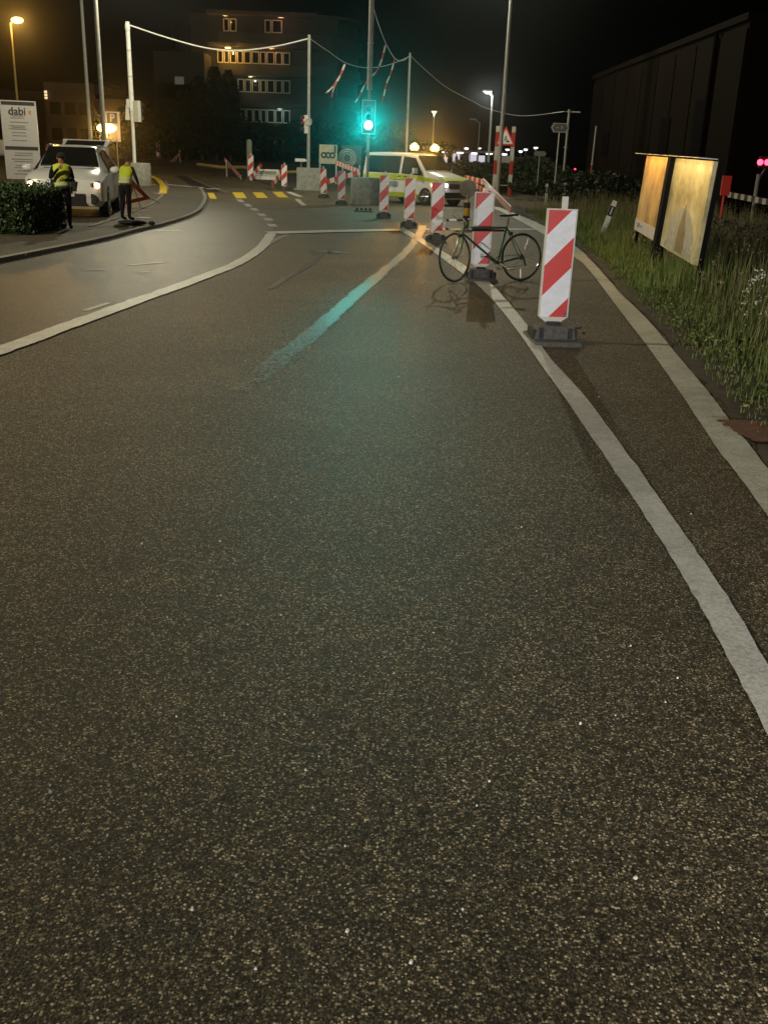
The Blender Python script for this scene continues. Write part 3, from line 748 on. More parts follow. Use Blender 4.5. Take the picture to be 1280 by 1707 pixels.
for x, e, c in ((half * .5, 9, (1, .72, .30)), (half * 1.5, 13, (1, .52, .12))):
    o = lamp('AREA', (0, 0, 0), e, c, size=(half * .9, .12)); o.parent = bb_t
    o.location = (x, .24, zb_ + zh_ + .01); o.rotation_euler = (R(-20), 0, 0)

# ------------------------------------------------------------------ poles, signals, concrete bases
def zpx(u, v, g): return W(u, v, g.y).z - g.z
def signal_head(parent, z, x, y, face, lit=None, scale=1.0, backplate=False):
    """face: yaw the lenses look to; parts under the parent"""
    hb = bpy.data.objects.new('signal_head', None)
    mb = MB(); h = .92; mb.box((0, .12, 0), (.30, .2, h))
    body = mb.build('signal_head', 'blackp' if backplate else 'greypole', parent)
    bpy.data.objects.remove(hb)
    body.location = (x, y, z); body.rotation_euler = (0, 0, face); body.scale = (scale,) * 3
    if backplate:
        MB().box((0, .13, 0), (.5, .02, 1.2)).ring((0, .13, 0), .001, .001, n=4, m=3).build('backplate', 'blackp', body)
        fr = MB()
        for sx in (-1, 1): fr.box((sx * .25, .125, 0), (.015, .03, 1.2))
        fr.box((0, .125, .6), (.5, .03, .015)); fr.box((0, .125, -.6), (.5, .03, .015)); fr.build('backplate_rim', 'frame_white', body)
    for k in (1, 0, -1):
        mb = MB(); n = 16; vs = []
        for yy in (.02, -.2):
            for i in range(n + 1):
                a = R(-30) + R(240) * i / n; vs.append((.135 * math.cos(a), yy, k * .29 + .135 * math.sin(a)))
        mb.add(vs, [(i, i + 1, n + 2 + i, n + 1 + i) for i in range(n)]); v_ = mb.build('visor', 'blackp', body)
        so_ = v_.modifiers.new('t', 'SOLIDIFY'); so_.thickness = .008
        MB().cyl((0, .03, k * .29), (0, .0, k * .29), .15 if lit and lit[0] == k and backplate else .1, n=20).build('lens', M[lit[1]] if lit and lit[0] == k else 'glass', body)
    return body
def drum(label, p, r, h, sides=32):
    t = thing('concrete_base', label, 'concrete base', G(*p))
    MB().lathe([(r * .98, 0), (r, .04), (r, h - .05), (r * .98, h)] , n=sides).build('drum', 'concrete', t, True)
    MB().ring((0, 0, h), r * .93, .02, axis='Z', n=32, m=6).build('rim', 'concrete', t, True)
    return t
# signal with the green light
cb = drum('concrete drum carrying the pole with the green signal', (611, 341), .64, 1.0)
g3 = cb.location.copy()
sp3 = thing('signal_pole', 'tall grey pole with lit green traffic signal on a concrete drum', 'traffic signal', g3 + Vector((0, 0, 1.0)))
MB().cyl((0, 0, 0), (0, 0, 3.2), .055, n=16).cyl((0, 0, 3.2), (0, 0, 7.6), .10, .09, n=16).build('pole', 'greypole', sp3, True)
MB().cyl((0, 0, 4.8), (0, 0, 4.84), .108, n=16).cyl((0, 0, 6.4), (0, 0, 6.44), .104, n=16).build('pole_band', 'galv', sp3)
MB().box((0, 0, .02), (.4, .4, .04)).build('foot_plate', 'galv', sp3)
zg = zpx(612, 209, g3) - 1.0
hd = signal_head(sp3, zg + .29, 0, -.32, 0, lit=(-1, 'e_green'), backplate=True, scale=1.0)
# left pole
cb1 = drum('concrete drum of the bright white pole behind the officers', (233, 311), .60, 1.12)
g1 = cb1.location.copy()
p1 = thing('signal_pole', 'bright white pole with signal heads facing away, left of the road', 'traffic signal', g1 + Vector((-.18, 0, 1.12)))
ztop1 = zpx(216, 36, g1) - 1.12
lean1 = 0
mb = MB(); mb.cyl((0, 0, 0), (0, 0, ztop1 * .38), .085, n=16); mb.cyl((0, 0, ztop1 * .38), (0, 0, ztop1), .12, .10, n=16); mb.build('pole', 'whitepole', p1, True)
MB().cyl((0, 0, ztop1 * .62), (0, 0, ztop1 * .625), .125, n=16).cyl((0, 0, ztop1 * .8), (0, 0, ztop1 * .805), .12, n=16).build('pole_band', 'greypole', p1)
MB().ell((0, -.02, ztop1 - .25), (.13, .13, .25)).build('wire_clamp', 'whitepole', p1, True)
zs = zpx(236, 186, g1) - 1.12
signal_head(p1, zs, .34, 0, R(150), scale=1.05).data.materials[0] = M['frame_white']
MB().box((-.16, 0, zs + .35), (.16, .18, .4)).box((-.22, 0, zs - .05), (.22, .2, .7), taper=.5).build('signal_box', 'frame_white', p1)
MB().box((.2, 0, zs), (.4, .04, .04)).box((.2, 0, zs - .35), (.4, .04, .04)).build('bracket', 'galv', p1)
# middle pole on a square block
g2 = G(514, 317)
cb2 = thing('concrete_base', 'square concrete block carrying the slim middle pole', 'concrete base', g2, R(4))
MB().box((0, 0, .56), (1.2, 1.2, 1.12)).build('block', 'concrete', cb2)
MB().box((-.66, -.5, .05), (.2, .3, .1)).box((.66, -.5, .05), (.1, .3, .1)).build('foot', 'concrete', cb2)
p2 = thing('signal_pole', 'slim grey middle pole with small red signal and round sign', 'traffic signal', g2 + Vector((0, 0, 1.12)))
zt2 = zpx(516, 58, g2) - 1.12
MB().cyl((0, 0, 0), (0, 0, zt2), .085, .07, n=14).build('pole', 'greypole', p2, True)
z2s = zpx(507, 207, g2) - 1.12
h2 = signal_head(p2, z2s, -.26, 0, R(-75), lit=(1, 'e_red'), scale=.95); h2.data.materials[0] = M['frame_white']
MB().ring((.0, -.11, z2s + .12), .16, .035, n=26, m=8).cyl((0, -.06, z2s + .12), (0, -.1, z2s + .12), .1, n=18).build('round_sign', 'galv', p2, True)
# hind wire pole
g4 = G(675, 309); 
p4 = thing('wire_pole', 'thin dim pole behind the yellow striped van holding the wires', 'pole', g4)
zt4 = zpx(683, 88, g4); MB().cyl((0, 0, 0), (0, 0, zt4), .075, .06, n=10).build('pole', 'greypole', p4, True)

def wire(label, pts, r=.02, name='overhead_wire', m='galv'):
    return tag(MB().tube(catmull([Vector(p) for p in pts], 8), r, 6).build(name, m), label, 'wire')
def wpts(a, ya, b, yb, mids):
    out = [W(a[0], a[1], ya)]
    for i, (u, v) in enumerate(mids):
        t_ = (i + 1) / (len(mids) + 1); out.append(W(u, v, ya + (yb - ya) * t_))
    out.append(W(b[0], b[1], yb)); return out
Y1, Y2, Y3, Y4 = g1.y, g2.y, g3.y, g4.y
wire('pale overhead wire sagging between the white pole and the middle pole', wpts((217, 42), Y1, (516, 64), Y2, [(280, 63), (345, 80), (400, 84), (460, 77)]), .034, m='whitepole')
wire('overhead wire running from the middle pole behind the green signal pole', wpts((516, 64), Y2, (683, 94), Y4, [(545, 84), (577, 105), (612, 113), (648, 108)]), .020, m='galv')
wire('thin wire falling from the green signal pole to the hind pole', wpts((620, 4), Y3, (683, 92), Y4, [(630, 38), (643, 72), (658, 97), (672, 101)]), .014)
Y5w = 70
g9 = G(934, 317)
wire('long wire sloping down from the hind pole to the right', wpts((683, 92), Y4, (940, 186), 52, [(715, 122), (745, 146), (790, 170), (813, 181), (868, 193)]), .014, m='galv')
# hanging barrier tapes
def tape(pts, Y, lab, wd=.07):
    P = catmull([W(u, v, Y) for u, v in pts], 5)
    A = [p + Vector((-wd / 2, 0, 0)) for p in P]; B = [p + Vector((wd / 2, .02 * math.sin(i * 1.3), 0)) for i, p in enumerate(P)]
    vs = [x for a, b in zip(A, B) for x in (a, b)]
    o = MB().add(vs, [(2 * i, 2 * i + 1, 2 * i + 3, 2 * i + 2) for i in range(len(P) - 1)]).build('barrier_tape', 'tapeRW', fix=False)
    s_ = o.modifiers.new('t', 'SOLIDIFY'); s_.thickness = .004
    tag(o, lab, 'tape', 'barrier tapes hanging from the wires')
tape([(575, 106), (568, 124), (556, 143), (543, 156)], Y2 - 2.5, 'longer of two tape strips hanging left of the green signal', .1)
tape([(574, 108), (566, 130), (557, 146), (553, 163)], Y2 - 2.4, 'thin strip of the tape pair hanging left of the green signal', .05)
tape([(643, 73), (636, 100), (628, 118), (610, 138), (600, 158), (592, 171)], Y3 + 2.4, 'long bent tape strip crossing behind the green signal pole', .07)
tape([(658, 97), (652, 120), (644, 140), (640, 158), (637, 170)], Y3 + 4, 'straight tape strip hanging right of the green signal', .06)

# ------------------------------------------------------------------ street lamps
def street_lamp(label, g, ztop, head=None, arm=0.0, r=.09, energy=0, color=(1, 1, 1), emat='e_street', pmat='greypole', group=None, hs=1.0, to=None, cone=None, glassr=.16):
    t = thing('street_lamp', label, 'street lamp', g, 0, group)
    MB().cyl((0, 0, 0), (0, 0, ztop), r, r * .6, n=12).build('pole', pmat, t, True)
    if arm:
        MB().tube([(0, 0, ztop - .05), (arm * .5, 0, ztop + .15), (arm, 0, ztop + .2)], r * .5, 8).build('arm', pmat, t, True)
    zl = ztop + (.2 if arm else 0)
    MB().box((arm, 0, zl + .06 * hs), (.7 * hs, .3 * hs, .12 * hs), taper=.8).build('lamp_head', 'greypole', t)
    MB().ell((arm, 0, zl - .02 * hs), (glassr * hs * 1.4, glassr * hs, glassr * .6 * hs)).build('lamp_glass', M[emat], t, True)
    if energy:
        lamp('SPOT' if cone else 'POINT', (g.x + arm, g.y - .05, g.z + zl - .25 * hs), energy, color, .12, parent=t, to=(g.x + arm + (to[0] if to else 0), g.y + (to[1] if to else 0), g.z), cone=cone, blend=.7)
    return t
g5 = G(828, 333)
L5 = street_lamp('tallest street lamp post behind the roadworks sign frame', g5, 12.0, arm=-1.0, r=.11, energy=2700, color=(.98, .98, .72))
gL = Vector((-14.0, 42.0, .07))
gm = W(176, 262, 44)
L1 = street_lamp('tall street lamp mast behind the open tailgate of the white car', Vector((gm.x, 44, .07)), 10.5, arm=2.2, r=.12, energy=3100, color=(1, .92, .66))
gm2 = W(153.5, 262, 60)
street_lamp('second tall mast left of the lamp mast behind the white car', Vector((gm2.x, 60, zt(60) + .07)), 13.5, arm=1.6, r=.12, energy=0, emat='glass')
for u, v, Y in ((158, 42, 44), (148, 96, 60)):
    pass
# orange lamps
g = W(38, 262, 75); street_lamp('orange street lamp at the far left above the sign board', Vector((g.x, 75, zt(75))), zpx(22, 38, Vector((0, 75, zt(75)))), arm=.5, r=.11, energy=350, color=(1, .50, .12), emat='e_orange2', pmat='yellow_pipe', glassr=.3)
g = W(181, 262, 61); street_lamp('low glowing orange lamp in front of the parking sign', Vector((g.x, 61, zt(61))), zpx(178, 213, Vector((0, 61, zt(61)))), r=.05, energy=330, color=(1, .52, .10), emat='e_orange2', glassr=.42)
lamp('SPOT', W(178, 213, 60.6), 2200, (1, .5, .08), .1, to=(0, 0, 1.7), cone=16, blend=.7)
lamp('SPOT', W(31, 37, 74.5), 1500, (1, .5, .08), .1, to=(0, 0, 3), cone=20, blend=.7)
# far white lamps
def far_lamp(u, v, vb, Y, label, arm=0.0, mt='e_white', gr=.16, e=0, r=.07, col=(.95, .9, 1)):
    gz = zt(Y); x = W(u, vb, Y).x
    return street_lamp(label, Vector((x, Y, gz)), zpx(u, v, Vector((0, Y, gz))) - (.2 if arm else 0), arm=arm, r=r, emat=mt, energy=e, color=col, glassr=gr, hs=.9)
far_lamp(812, 153, 296, 66, 'white street lamp left of the tallest lamp post, over the bright wire', arm=-.35, e=250, gr=.13, r=.09, col=(.95, 1, .9))
far_lamp(794, 200, 290, 95, 'unlit street lamp with short arm left of the white street lamp', arm=-.6, mt='glass')
far_lamp(720, 186, 262, 90, 'yellowish street lamp above the right amber flasher of the van', mt='e_orange2', gr=.15, e=60, col=(1, .8, .5))
for i, (u, v, Y, lab) in enumerate(((775, 247, 115, 'round violet white lamp over the left end of the lit platform'), (797, 247, 125, 'tiny white lamp above the platform roof beside the unlit lamp'),
                      (843, 249, 118, 'violet white lamp seen under the roadworks triangle'), (865, 252, 118, 'lower of two close violet lamps right of the sign frame'),
                      (873, 249, 121, 'upper of two close violet lamps right of the sign frame'), (889.5, 246, 112, 'largest violet white lamp near the hexagonal arrow sign'),
                      (939, 246, 120, 'small white lamp right of the hexagonal arrow sign post'))):
    far_lamp(u, v, 285, Y, lab, gr=(.10 if i in (1, 6) else .17), r=.05)

# ------------------------------------------------------------------ signs
# roadworks frame with triangle
gs = G(835, 327); 
t = thing('roadworks_sign', 'triangular roadworks warning sign on two red and white posts', 'road sign', gs, R(3))
H_ = zpx(826, 210, gs)
for x in (-.42, .42): MB().box((x, 0, H_ / 2), (.2, .05, H_)).build('post', 'postred', t)
def tri(s_, y0, y1, zc):
    r_ = s_ / math.sqrt(3); return [(r_ * math.cos(a), zc + r_ * math.sin(a)) for a in (R(90), R(210), R(330))]
zc = H_ - .62
MB().prism(tri(1.08, 0, 0, zc), -.06, -.045).build('sign_border', 'signred', t)
MB().prism(tri(.80, 0, 0, zc), -.064, -.061).build('sign_face', 'signwhite', t)
MB().ell((.02, -.066, zc + .13), (.035, .003, .035)).box((.0, -.066, zc + .03), (.06, .004, .13), ry=.3).box((-.05, -.066, zc - .08), (.03, .004, .12), ry=.35).box((.05, -.066, zc - .08), (.03, .004, .12), ry=-.35).box((.07, -.066, zc), (.02, .004, .2), ry=-.8).ell((.14, -.066, zc - .12), (.08, .003, .05)).build('worker_symbol', 'ink', t)
MB().box((0, -.02, zc - 1.0), (.76, .03, .34)).build('lower_plate', 'signback', t); MB().box((0, .0, .55), (.76, .05, .06)).build('crossbar', 'signback', t)
# hexagonal arrow sign
gh = G(921, 344); t = thing('arrow_sign', 'small hexagonal direction sign on a thin post beside the verge', 'road sign', gh, R(8))
zh = zpx(931, 213, gh); MB().cyl((0, 0, 0), (0, 0, zh + .1), .032, n=10).build('post', 'galv', t, True)
hx = [(-.40, 0), (-.29, .19), (.29, .19), (.40, 0), (.29, -.19), (-.29, -.19)]
MB().prism([(x, zh + z) for x, z in hx], -.05, -.03).build('rim', 'signwhite', t)
MB().prism([(x * .84, zh + z * .8) for x, z in hx], -.054, -.051).build('face', 'signback', t)
MB().box((.08, -.058, zh + .02), (.09, .004, .12)).box((-.12, -.058, zh), (.12, .004, .06)).build('symbol', 'frame_white', t)
g = Vector((W(938, 300, 52).x, 52, 0)); t = thing('wire_pole', 'dark slim pole behind the hexagonal sign carrying the wire end', 'pole', g)
MB().cyl((0, 0, 0), (0, 0, zpx(941, 182, g)), .06, n=10).build('pole', 'greypole', t, True); MB().box((.2, 0, zpx(941, 186, g)), (.7, .06, .06)).build('crossarm', 'greypole', t)
gh = G(893, 335); t = thing('arrow_sign', 'dim reddish small sign behind the grass left of the hexagonal sign', 'road sign', gh)
zh = zpx(896, 256, gh); MB().cyl((0, 0, 0), (0, 0, zh), .03, n=8).build('post', 'greypole', t); MB().prism([(x * .8, zh + z * .6) for x, z in hx], -.05, -.03).build('face', 'signback', t)
# red white railway post
gr_ = G(979, 343); t = thing('crossing_post', 'leaning red and white banded post in the grass near the billboard', 'post', gr_); t.rotation_euler = (0, R(.5), 0)
hh = zpx(991, 210, gr_); MB().cyl((0, 0, 0), (0, 0, hh * .55), .055, n=12).build('banded_post', 'postred', t, True); MB().cyl((0, 0, hh * .55), (0, 0, hh), .04, n=12).build('upper_post', 'greypole', t, True)

def plank(label, a, ya, b, yb, w_=.16, name='barrier_plank', m='plank', group='red and white barrier planks'):
    A = W(a[0], a[1], ya); B = W(b[0], b[1], yb); d = B - A; L = d.length
    t = MB().box((L / 2, 0, 0), (L, .03, w_)).build(name, m)
    x = d.normalized(); z = Vector((0, 0, 1)); y = z.cross(x).normalized(); z = x.cross(y)
    t.matrix_world = Matrix.Translation(A) @ Matrix((x, y, z)).transposed().to_4x4()
    tag(t, label, 'barrier', group); return t
Yv = g3.y
plank('upper plank sloping down to the rear of the van', (560, 271), Yv + 7, (600, 287), Yv + 3, .2)
plank('lower plank rising to the rear of the van beside the tilted beacon post', (543, 304), Yv + 4, (600, 287), Yv + 3, .2)
plank('horizontal plank right of the van bonnet', (774, 296), 46, (808, 304), 44, .22)
plank('plank slanting down the verge behind the roadworks sign', (805, 301), 43.5, (851, 350), 30.5, .2)
plank('second lower plank behind the slanting verge plank', (780, 303), 45, (815, 322), 42, .2)
plank('dark orange plank leaning right at the far left bend', (280, 276), 86, (301, 256), 84, .28)
plank('pale plank sloping down right of the poplars', (374, 265), 66, (402, 296), 62, .22)
plank('plank leaning beside the thick green grey post', (436, 274), 62, (417, 300), 61, .24)
plank('plank leaning behind the beacon past the yellow crossing', (470, 286), 54, (454, 309), 53, .24)
for u, Y, lab in ((378, 65, 'short thin stake holding the sloping pale plank'), (301, 85, 'short stake holding the dark orange plank')):
    p = W(u, 280, Y); tag(MB().cyl((p.x, Y, zt(Y)), (p.x, Y, zt(Y) + 1.0), .05, n=8).build('stake', 'galv'), lab, 'stake')
a = W(330, 274, 70); b = W(412, 279, 64)
tag(MB().tube([a, a.lerp(b, .5) + Vector((0, 0, -.1)), b], .1, 8).build('pipe', 'yellow_pipe'), 'yellowish pipe lying along the site edge behind the bend', 'pipe')
a = W(475, 287, 60); b = W(497, 287, 58); tag(MB().tube([a, b], .08, 8).build('pipe', 'yellow_pipe'), 'short pale pipe between the leaning plank and the square block', 'pipe')
# green grey post
p = W(416, 264, 64); t = thing('thick_post', 'thick green grey round post above a beacon post', 'post', Vector((p.x, 64, zt(64))))
MB().lathe([(.16, 0), (.18, .3), (.18, zpx(415, 236, Vector((0, 64, zt(64))))), (.1, zpx(415, 232, Vector((0, 64, zt(64)))))], 16).build('post', 'greenpost', t, True)
# white water-filled barrier
p = G(446, 300); t = thing('plastic_barrier', 'low white plastic road barrier lying beside the beacon post', 'barrier', p, R(-6))
b = MB(); b.prism([(-.3, 0), (.3, 0), (.26, .22), (.15, .5), (.12, .62), (-.12, .62), (-.15, .5), (-.26, .22)], -.75, .75, 'YZ'); b.build('shell', 'whiteplastic', t)
b = MB(); [b.box((0, -.2, z), (1.3, .16, .02)) for z in (.25, .38, .5)]; b.build('groove', 'greenpost', t)
# tyre poster board & graffiti board
p = W(547, 273, 60); bz = zt(60)
t = thing('notice_board', 'pale square board showing three round tyre shapes beside the middle pole', 'board', Vector((p.x, 60, bz)))
z0 = W(547, 273, 60).z - bz; z1 = W(547, 241, 60).z - bz; wb = (W(562, 257, 60).x - W(532, 257, 60).x)
MB().box((0, 0, (z0 + z1) / 2), (wb, .08, z1 - z0)).build('panel', mat('board_cream', (.42, .40, .28), .6, var=.15), t)
for x in (-.3, 0, .3): MB().ring((x * wb * .8, -.05, z0 + (z1 - z0) * .45), .13, .05, n=20, m=6, flat=.3).build('tyre_print', 'ink', t, True)
MB().box((wb * .38, -.045, z1 - .25), (.12, .01, .4)).build('dark_print', 'ink', t)
for x in (-.45, .45): MB().box((x * wb, .05, z0 / 2 + .1), (.08, .06, z0 + .3)).build('leg', 'galv', t)
p = W(580, 273, 61); t = thing('mural_board', 'dark board with pale sprayed arch picture behind the signal pole', 'board', Vector((p.x, 61, bz)))
MB().box((.2, 0, (z0 + z1) / 2), (wb * 1.15, .06, z1 - z0)).build('panel', mat('board_dark', (.05, .06, .05), .7), t)
for r_ in (.25, .38, .5): MB().ring((-.05, -.035, z0 + .35), r_, .035, n=24, m=6, flat=.3).build('sprayed_arch', mat('spray_pale', (.3, .32, .26), .7, var=.4, vscale=8), t)
for x in (-.3, .7): MB().box((x, .05, z0 / 2 + .1), (.08, .06, z0 + .3)).build('leg', 'galv', t)
p = W(502, 290, 55); t = thing('arrow_board', 'small pale arrow board on a thin leg left of the middle pole', 'road sign', Vector((p.x, 55, zt(55))))
za = W(502, 267, 55).z - zt(55); MB().cyl((0, 0, 0), (0, 0, za), .02, n=8).build('leg', 'galv', t); MB().prism([(-.32, za - .08), (.2, za - .08), (.36, za), (.2, za + .08), (-.32, za + .08)], -.04, -.02).build('panel', 'signwhite', t)

# big left sign board
gb = G(43, 313); gb.z = .065
sb = thing('sign_board', 'tall white business sign board with black headers at the left edge', 'sign board', gb, R(14))
wS = 1.0; s_px = (W(66, 240, gb.y).x - W(12, 240, gb.y).x)
wS = s_px / math.cos(R(14)); hS0 = .3; hS1 = zpx(35, 168, gb)
MB().box((0, 0, (hS0 + hS1) / 2), (wS, .12, hS1 - hS0)).build('panel', 'signwhite', sb)
MB().box((-.35 * wS, .02, hS0 / 2), (.1, .08, hS0)).box((.35 * wS, .02, hS0 / 2), (.1, .08, hS0)).build('leg', 'greypole', sb)
HH = hS1 - hS0
for zz in (hS1 - HH * .035, hS0 + HH * .40): MB().box((0, -.062, zz), (wS * .93, .006, HH * .045)).build('black_header', 'ink', sb)
def text(body, size, loc, parent, m, name='lettering', ext=.003, rot=(R(90), 0, 0), align='CENTER', bold=0.0):
    c = bpy.data.curves.new(name, 'FONT'); c.body = body; c.size = size; c.extrude = ext; c.align_x = align; c.align_y = 'CENTER'; c.offset = bold
    c.materials.append(M[m]); o = bpy.data.objects.new(name, c); COL.objects.link(o); o.parent = parent; o.location = loc; o.rotation_euler = rot
    me = bpy.data.meshes.new_from_object(o); bpy.data.objects.remove(o)
    o = bpy.data.objects.new(name, me); COL.objects.link(o); o.parent = parent; o.location = loc; o.rotation_euler = rot; return o
text('dabi', wS * .30, (-.04 * wS, -.066, hS1 - HH * .135), sb, 'ink', bold=.006)
MB().box((.32 * wS, -.065, hS1 - HH * .14), (.06 * wS, .006, .1 * wS)).build('orange_mark', 'orange_ink', sb)
ln = MB()
for i, f_ in enumerate((.19, .215, .27, .315, .335, .355, .40, .44, .50)):
    ln.box((random.uniform(-.08, 0) * wS, -.064, hS1 - HH * f_), (wS * random.uniform(.35, .55), .004, HH * .009))
for i, f_ in enumerate((.66, .69, .74, .77, .82, .85, .89, .93)):
    ln.box((random.uniform(-.04, .06) * wS, -.064, hS1 - HH * f_), (wS * random.uniform(.35, .6), .004, HH * .009))
ln.build('small_print', 'inkgrey', sb)
# parking sign
p = W(188, 250, 64); t = thing('parking_sign', 'white board with framed letter P above the low orange lamp', 'parking sign', Vector((p.x, 64, zt(64))), R(6))
zz = W(188, 200, 64).z - zt(64)
MB().cyl((-.3, 0, 0), (-.3, 0, zz - .3), .04, n=8).cyl((.3, 0, 0), (.3, 0, zz - .3), .04, n=8).build('leg', 'galv', t)
MB().box((-.1, 0, zz - .75), (1.3, .05, 1.0)).box((.1, 0, zz + .0), (.9, .06, .95)).build('panel', 'signwhite', t)
MB().box((.1, -.035, zz + .1), (.62, .01, .62)).build('blue_square', mat('dark_blue_ink', (.03, .03, .08), .5), t)
text('P', .62, (.1, -.045, zz + .1), t, 'signwhite', bold=.01)
# dobbel red rect + signals at right
p = W(1196, 400, 24); tag(MB().box((p.x, 24, W(1196, 309, 24).z), (W(1201, 309, 24).x - W(1186, 309, 24).x, .05, W(1196, 293, 24).z - W(1196, 326, 24).z)).cyl((p.x, 24.05, 0), (p.x, 24.05, W(1196, 300, 24).z), .03, n=8).build('red_plate', 'signred'), 'plain red plate on a post behind the billboard right edge', 'sign')
rl = Vector((W(1256, 340, 33).x, 33, 0)); t = thing('crossing_signal', 'railway crossing signal with two red lights at the right edge', 'signal', rl)
zz = W(1272, 270, 33).z; MB().cyl((0, 0, 0), (0, 0, W(1253, 290, 33).z), .06, n=10).build('post', 'greypole', t); MB().box((.55, 0, zz), (1.2, .08, .35)).cyl((0, 0, zz - .6), (.3, 0, zz), .04).build('board', 'blackp', t)
for u in (1267, 1279): q = W(u, 270.5, 32.9); MB().cyl((q.x - rl.x, -.05, q.z), (q.x - rl.x, -.08, q.z), .09, n=16).build('red_light', 'e_red', t)
plank('dark banded crossing boom low at the right edge', (1213, 324), 32, (1300, 341), 28, .16, 'crossing_boom', 'chainstripe', None)
plank('dark banded boom behind the red and white post', (983, 315), 56, (1012, 321), 54, .2, 'crossing_boom', 'chainstripe', None)
q = W(1252, 300, 42)

# ------------------------------------------------------------------ vehicles
def loft(stn, name, m, parent):
    mb = MB(); rings = []
    for x, zb, zbe, ztp, wb, wt in stn:
        half = [(0, zb), (wb * .86, zb), (wb, zb + .14), (wb * 1.0, (zb + zbe) / 2), (wb * .985, zbe), (wt, ztp - .05), (wt * .9, ztp - .005), (wt * .5, ztp + .015)]
        ring_ = half + [(0, ztp + .02)] + [(-y, z) for y, z in half[:0:-1]]
        rings.append([(x, y, z) for y, z in ring_])
    n = len(rings[0]); vs = [p for r in rings for p in r]
    fs = [(j * n + i, j * n + (i + 1) % n, (j + 1) * n + (i + 1) % n, (j + 1) * n + i) for j in range(len(rings) - 1) for i in range(n)]
    fs += [tuple(range(n)), tuple(range((len(rings) - 1) * n, len(rings) * n))]
    o = mb.add(vs, fs).build(name, m, parent, True); return o
def interp(stn, x):
    for a, b in zip(stn[:-1], stn[1:]):
        lo, hi = min(a[0], b[0]), max(a[0], b[0])
        if lo <= x <= hi:
            t = (x - a[0]) / (b[0] - a[0]); return [a[i] + (b[i] - a[i]) * t for i in range(6)]
    return stn[-1]
def side_pt(stn, x, f, sgn, out=.012):
    _, zb, zbe, ztp, wb, wt = interp(stn, x)
    y = wb * .985 + (wt - wb * .985) * f; z = zbe + (ztp - .05 - zbe) * f
    return Vector((x, sgn * (y + out), z + out * .3))
def side_glass(stn, pts, sgn, parent, name='side_window'):
    P = [side_pt(stn, x, f, sgn) for x, f in pts]; n = len(P)
    Q = [p - Vector((0, sgn * .02, 0)) for p in P]
    MB().add(P + Q, [tuple(range(n)), tuple(range(n, 2 * n))[::-1]] + [(i, (i + 1) % n, n + (i + 1) % n, n + i) for i in range(n)]).build(name, 'glass', parent)
def band(stn, xs, z0, z1, sgn, parent, m, name, out=.014):
    A = []
    for x in xs:
        _, zb, zbe, ztp, wb, wt = interp(stn, x); A += [(x, sgn * (wb + out), z0), (x, sgn * (wb + out), min(z1, zbe))]
    n = len(xs); o = MB().add(A, [(2 * i, 2 * i + 1, 2 * i + 3, 2 * i + 2) for i in range(n - 1)]).build(name, m, parent)
    s_ = o.modifiers.new('t', 'SOLIDIFY'); s_.thickness = .012; s_.offset = 0; return o
def vwheel(parent, x, y, sgn, r=.36):
    MB().cyl((x, y - sgn * .06, r + .02), (x, y + sgn * .012, r + .02), r + .07, n=28).build('wheel_arch', 'blackp', parent)
    w_ = MB().cyl((0, -.11, 0), (0, .11, 0), r, n=28).ring((0, 0, 0), r - .03, .035, n=28, m=6, flat=3.1).build('wheel', 'tyre', parent, True)
    w_.location = (x, y - sgn * .05, r)
    rm = MB(); rm.ring((0, sgn * .11, 0), r * .64, .02, n=24, m=6)
    for k in range(10):
        a = k * math.pi / 5; rm.cyl((.03 * math.cos(a), sgn * .115, .03 * math.sin(a)), (r * .63 * math.cos(a), sgn * .105, r * .63 * math.sin(a)), .018, n=6)
    rm.cyl((0, sgn * .1, 0), (0, sgn * .13, 0), .06, n=12); rm.build('rim', 'alloy', w_, True)
def mirror(parent, x, y, z, sgn):
    MB().ell((x, sgn * (y + .14), z), (.09, .13, .09)).build('mirror', 'carwhite', parent, True)

# --- white off-road car, tailgate open
sv = G(128, 352); head_ = R(10)
suv = thing('parked_car', 'white off-road car with open tailgate and lit front lamps on the left footway', 'car', Vector((0, 0, 0)))
ST = [(2.42, .36, .62, .64, .72, .68), (2.34, .28, .80, .88, .86, .78), (2.15, .26, .90, 1.0, .94, .82), (1.7, .26, .97, 1.09, .955, .84), (1.05, .26, 1.02, 1.15, .96, .80), (.38, .26, 1.07, 1.60, .96, .64),
      (-.2, .26, 1.09, 1.69, .96, .63), (-1.2, .26, 1.12, 1.67, .955, .62), (-1.9, .28, 1.14, 1.60, .94, .62), (-2.15, .34, 1.12, 1.42, .92, .66), (-2.4, .42, .98, 1.02, .86, .76)]
loft(ST, 'body', 'carwhite', suv)
MB().add([(1.05, -.72, 1.21), (1.05, .72, 1.21), (.46, .58, 1.65), (.46, -.58, 1.65), (.95, -.72, 1.10), (.95, .72, 1.10), (.36, .58, 1.54), (.36, -.58, 1.54)], [(0, 1, 2, 3), (4, 5, 6, 7), (0, 1, 5, 4), (1, 2, 6, 5), (2, 3, 7, 6), (3, 0, 4, 7)]).build('windscreen', 'glass', suv)
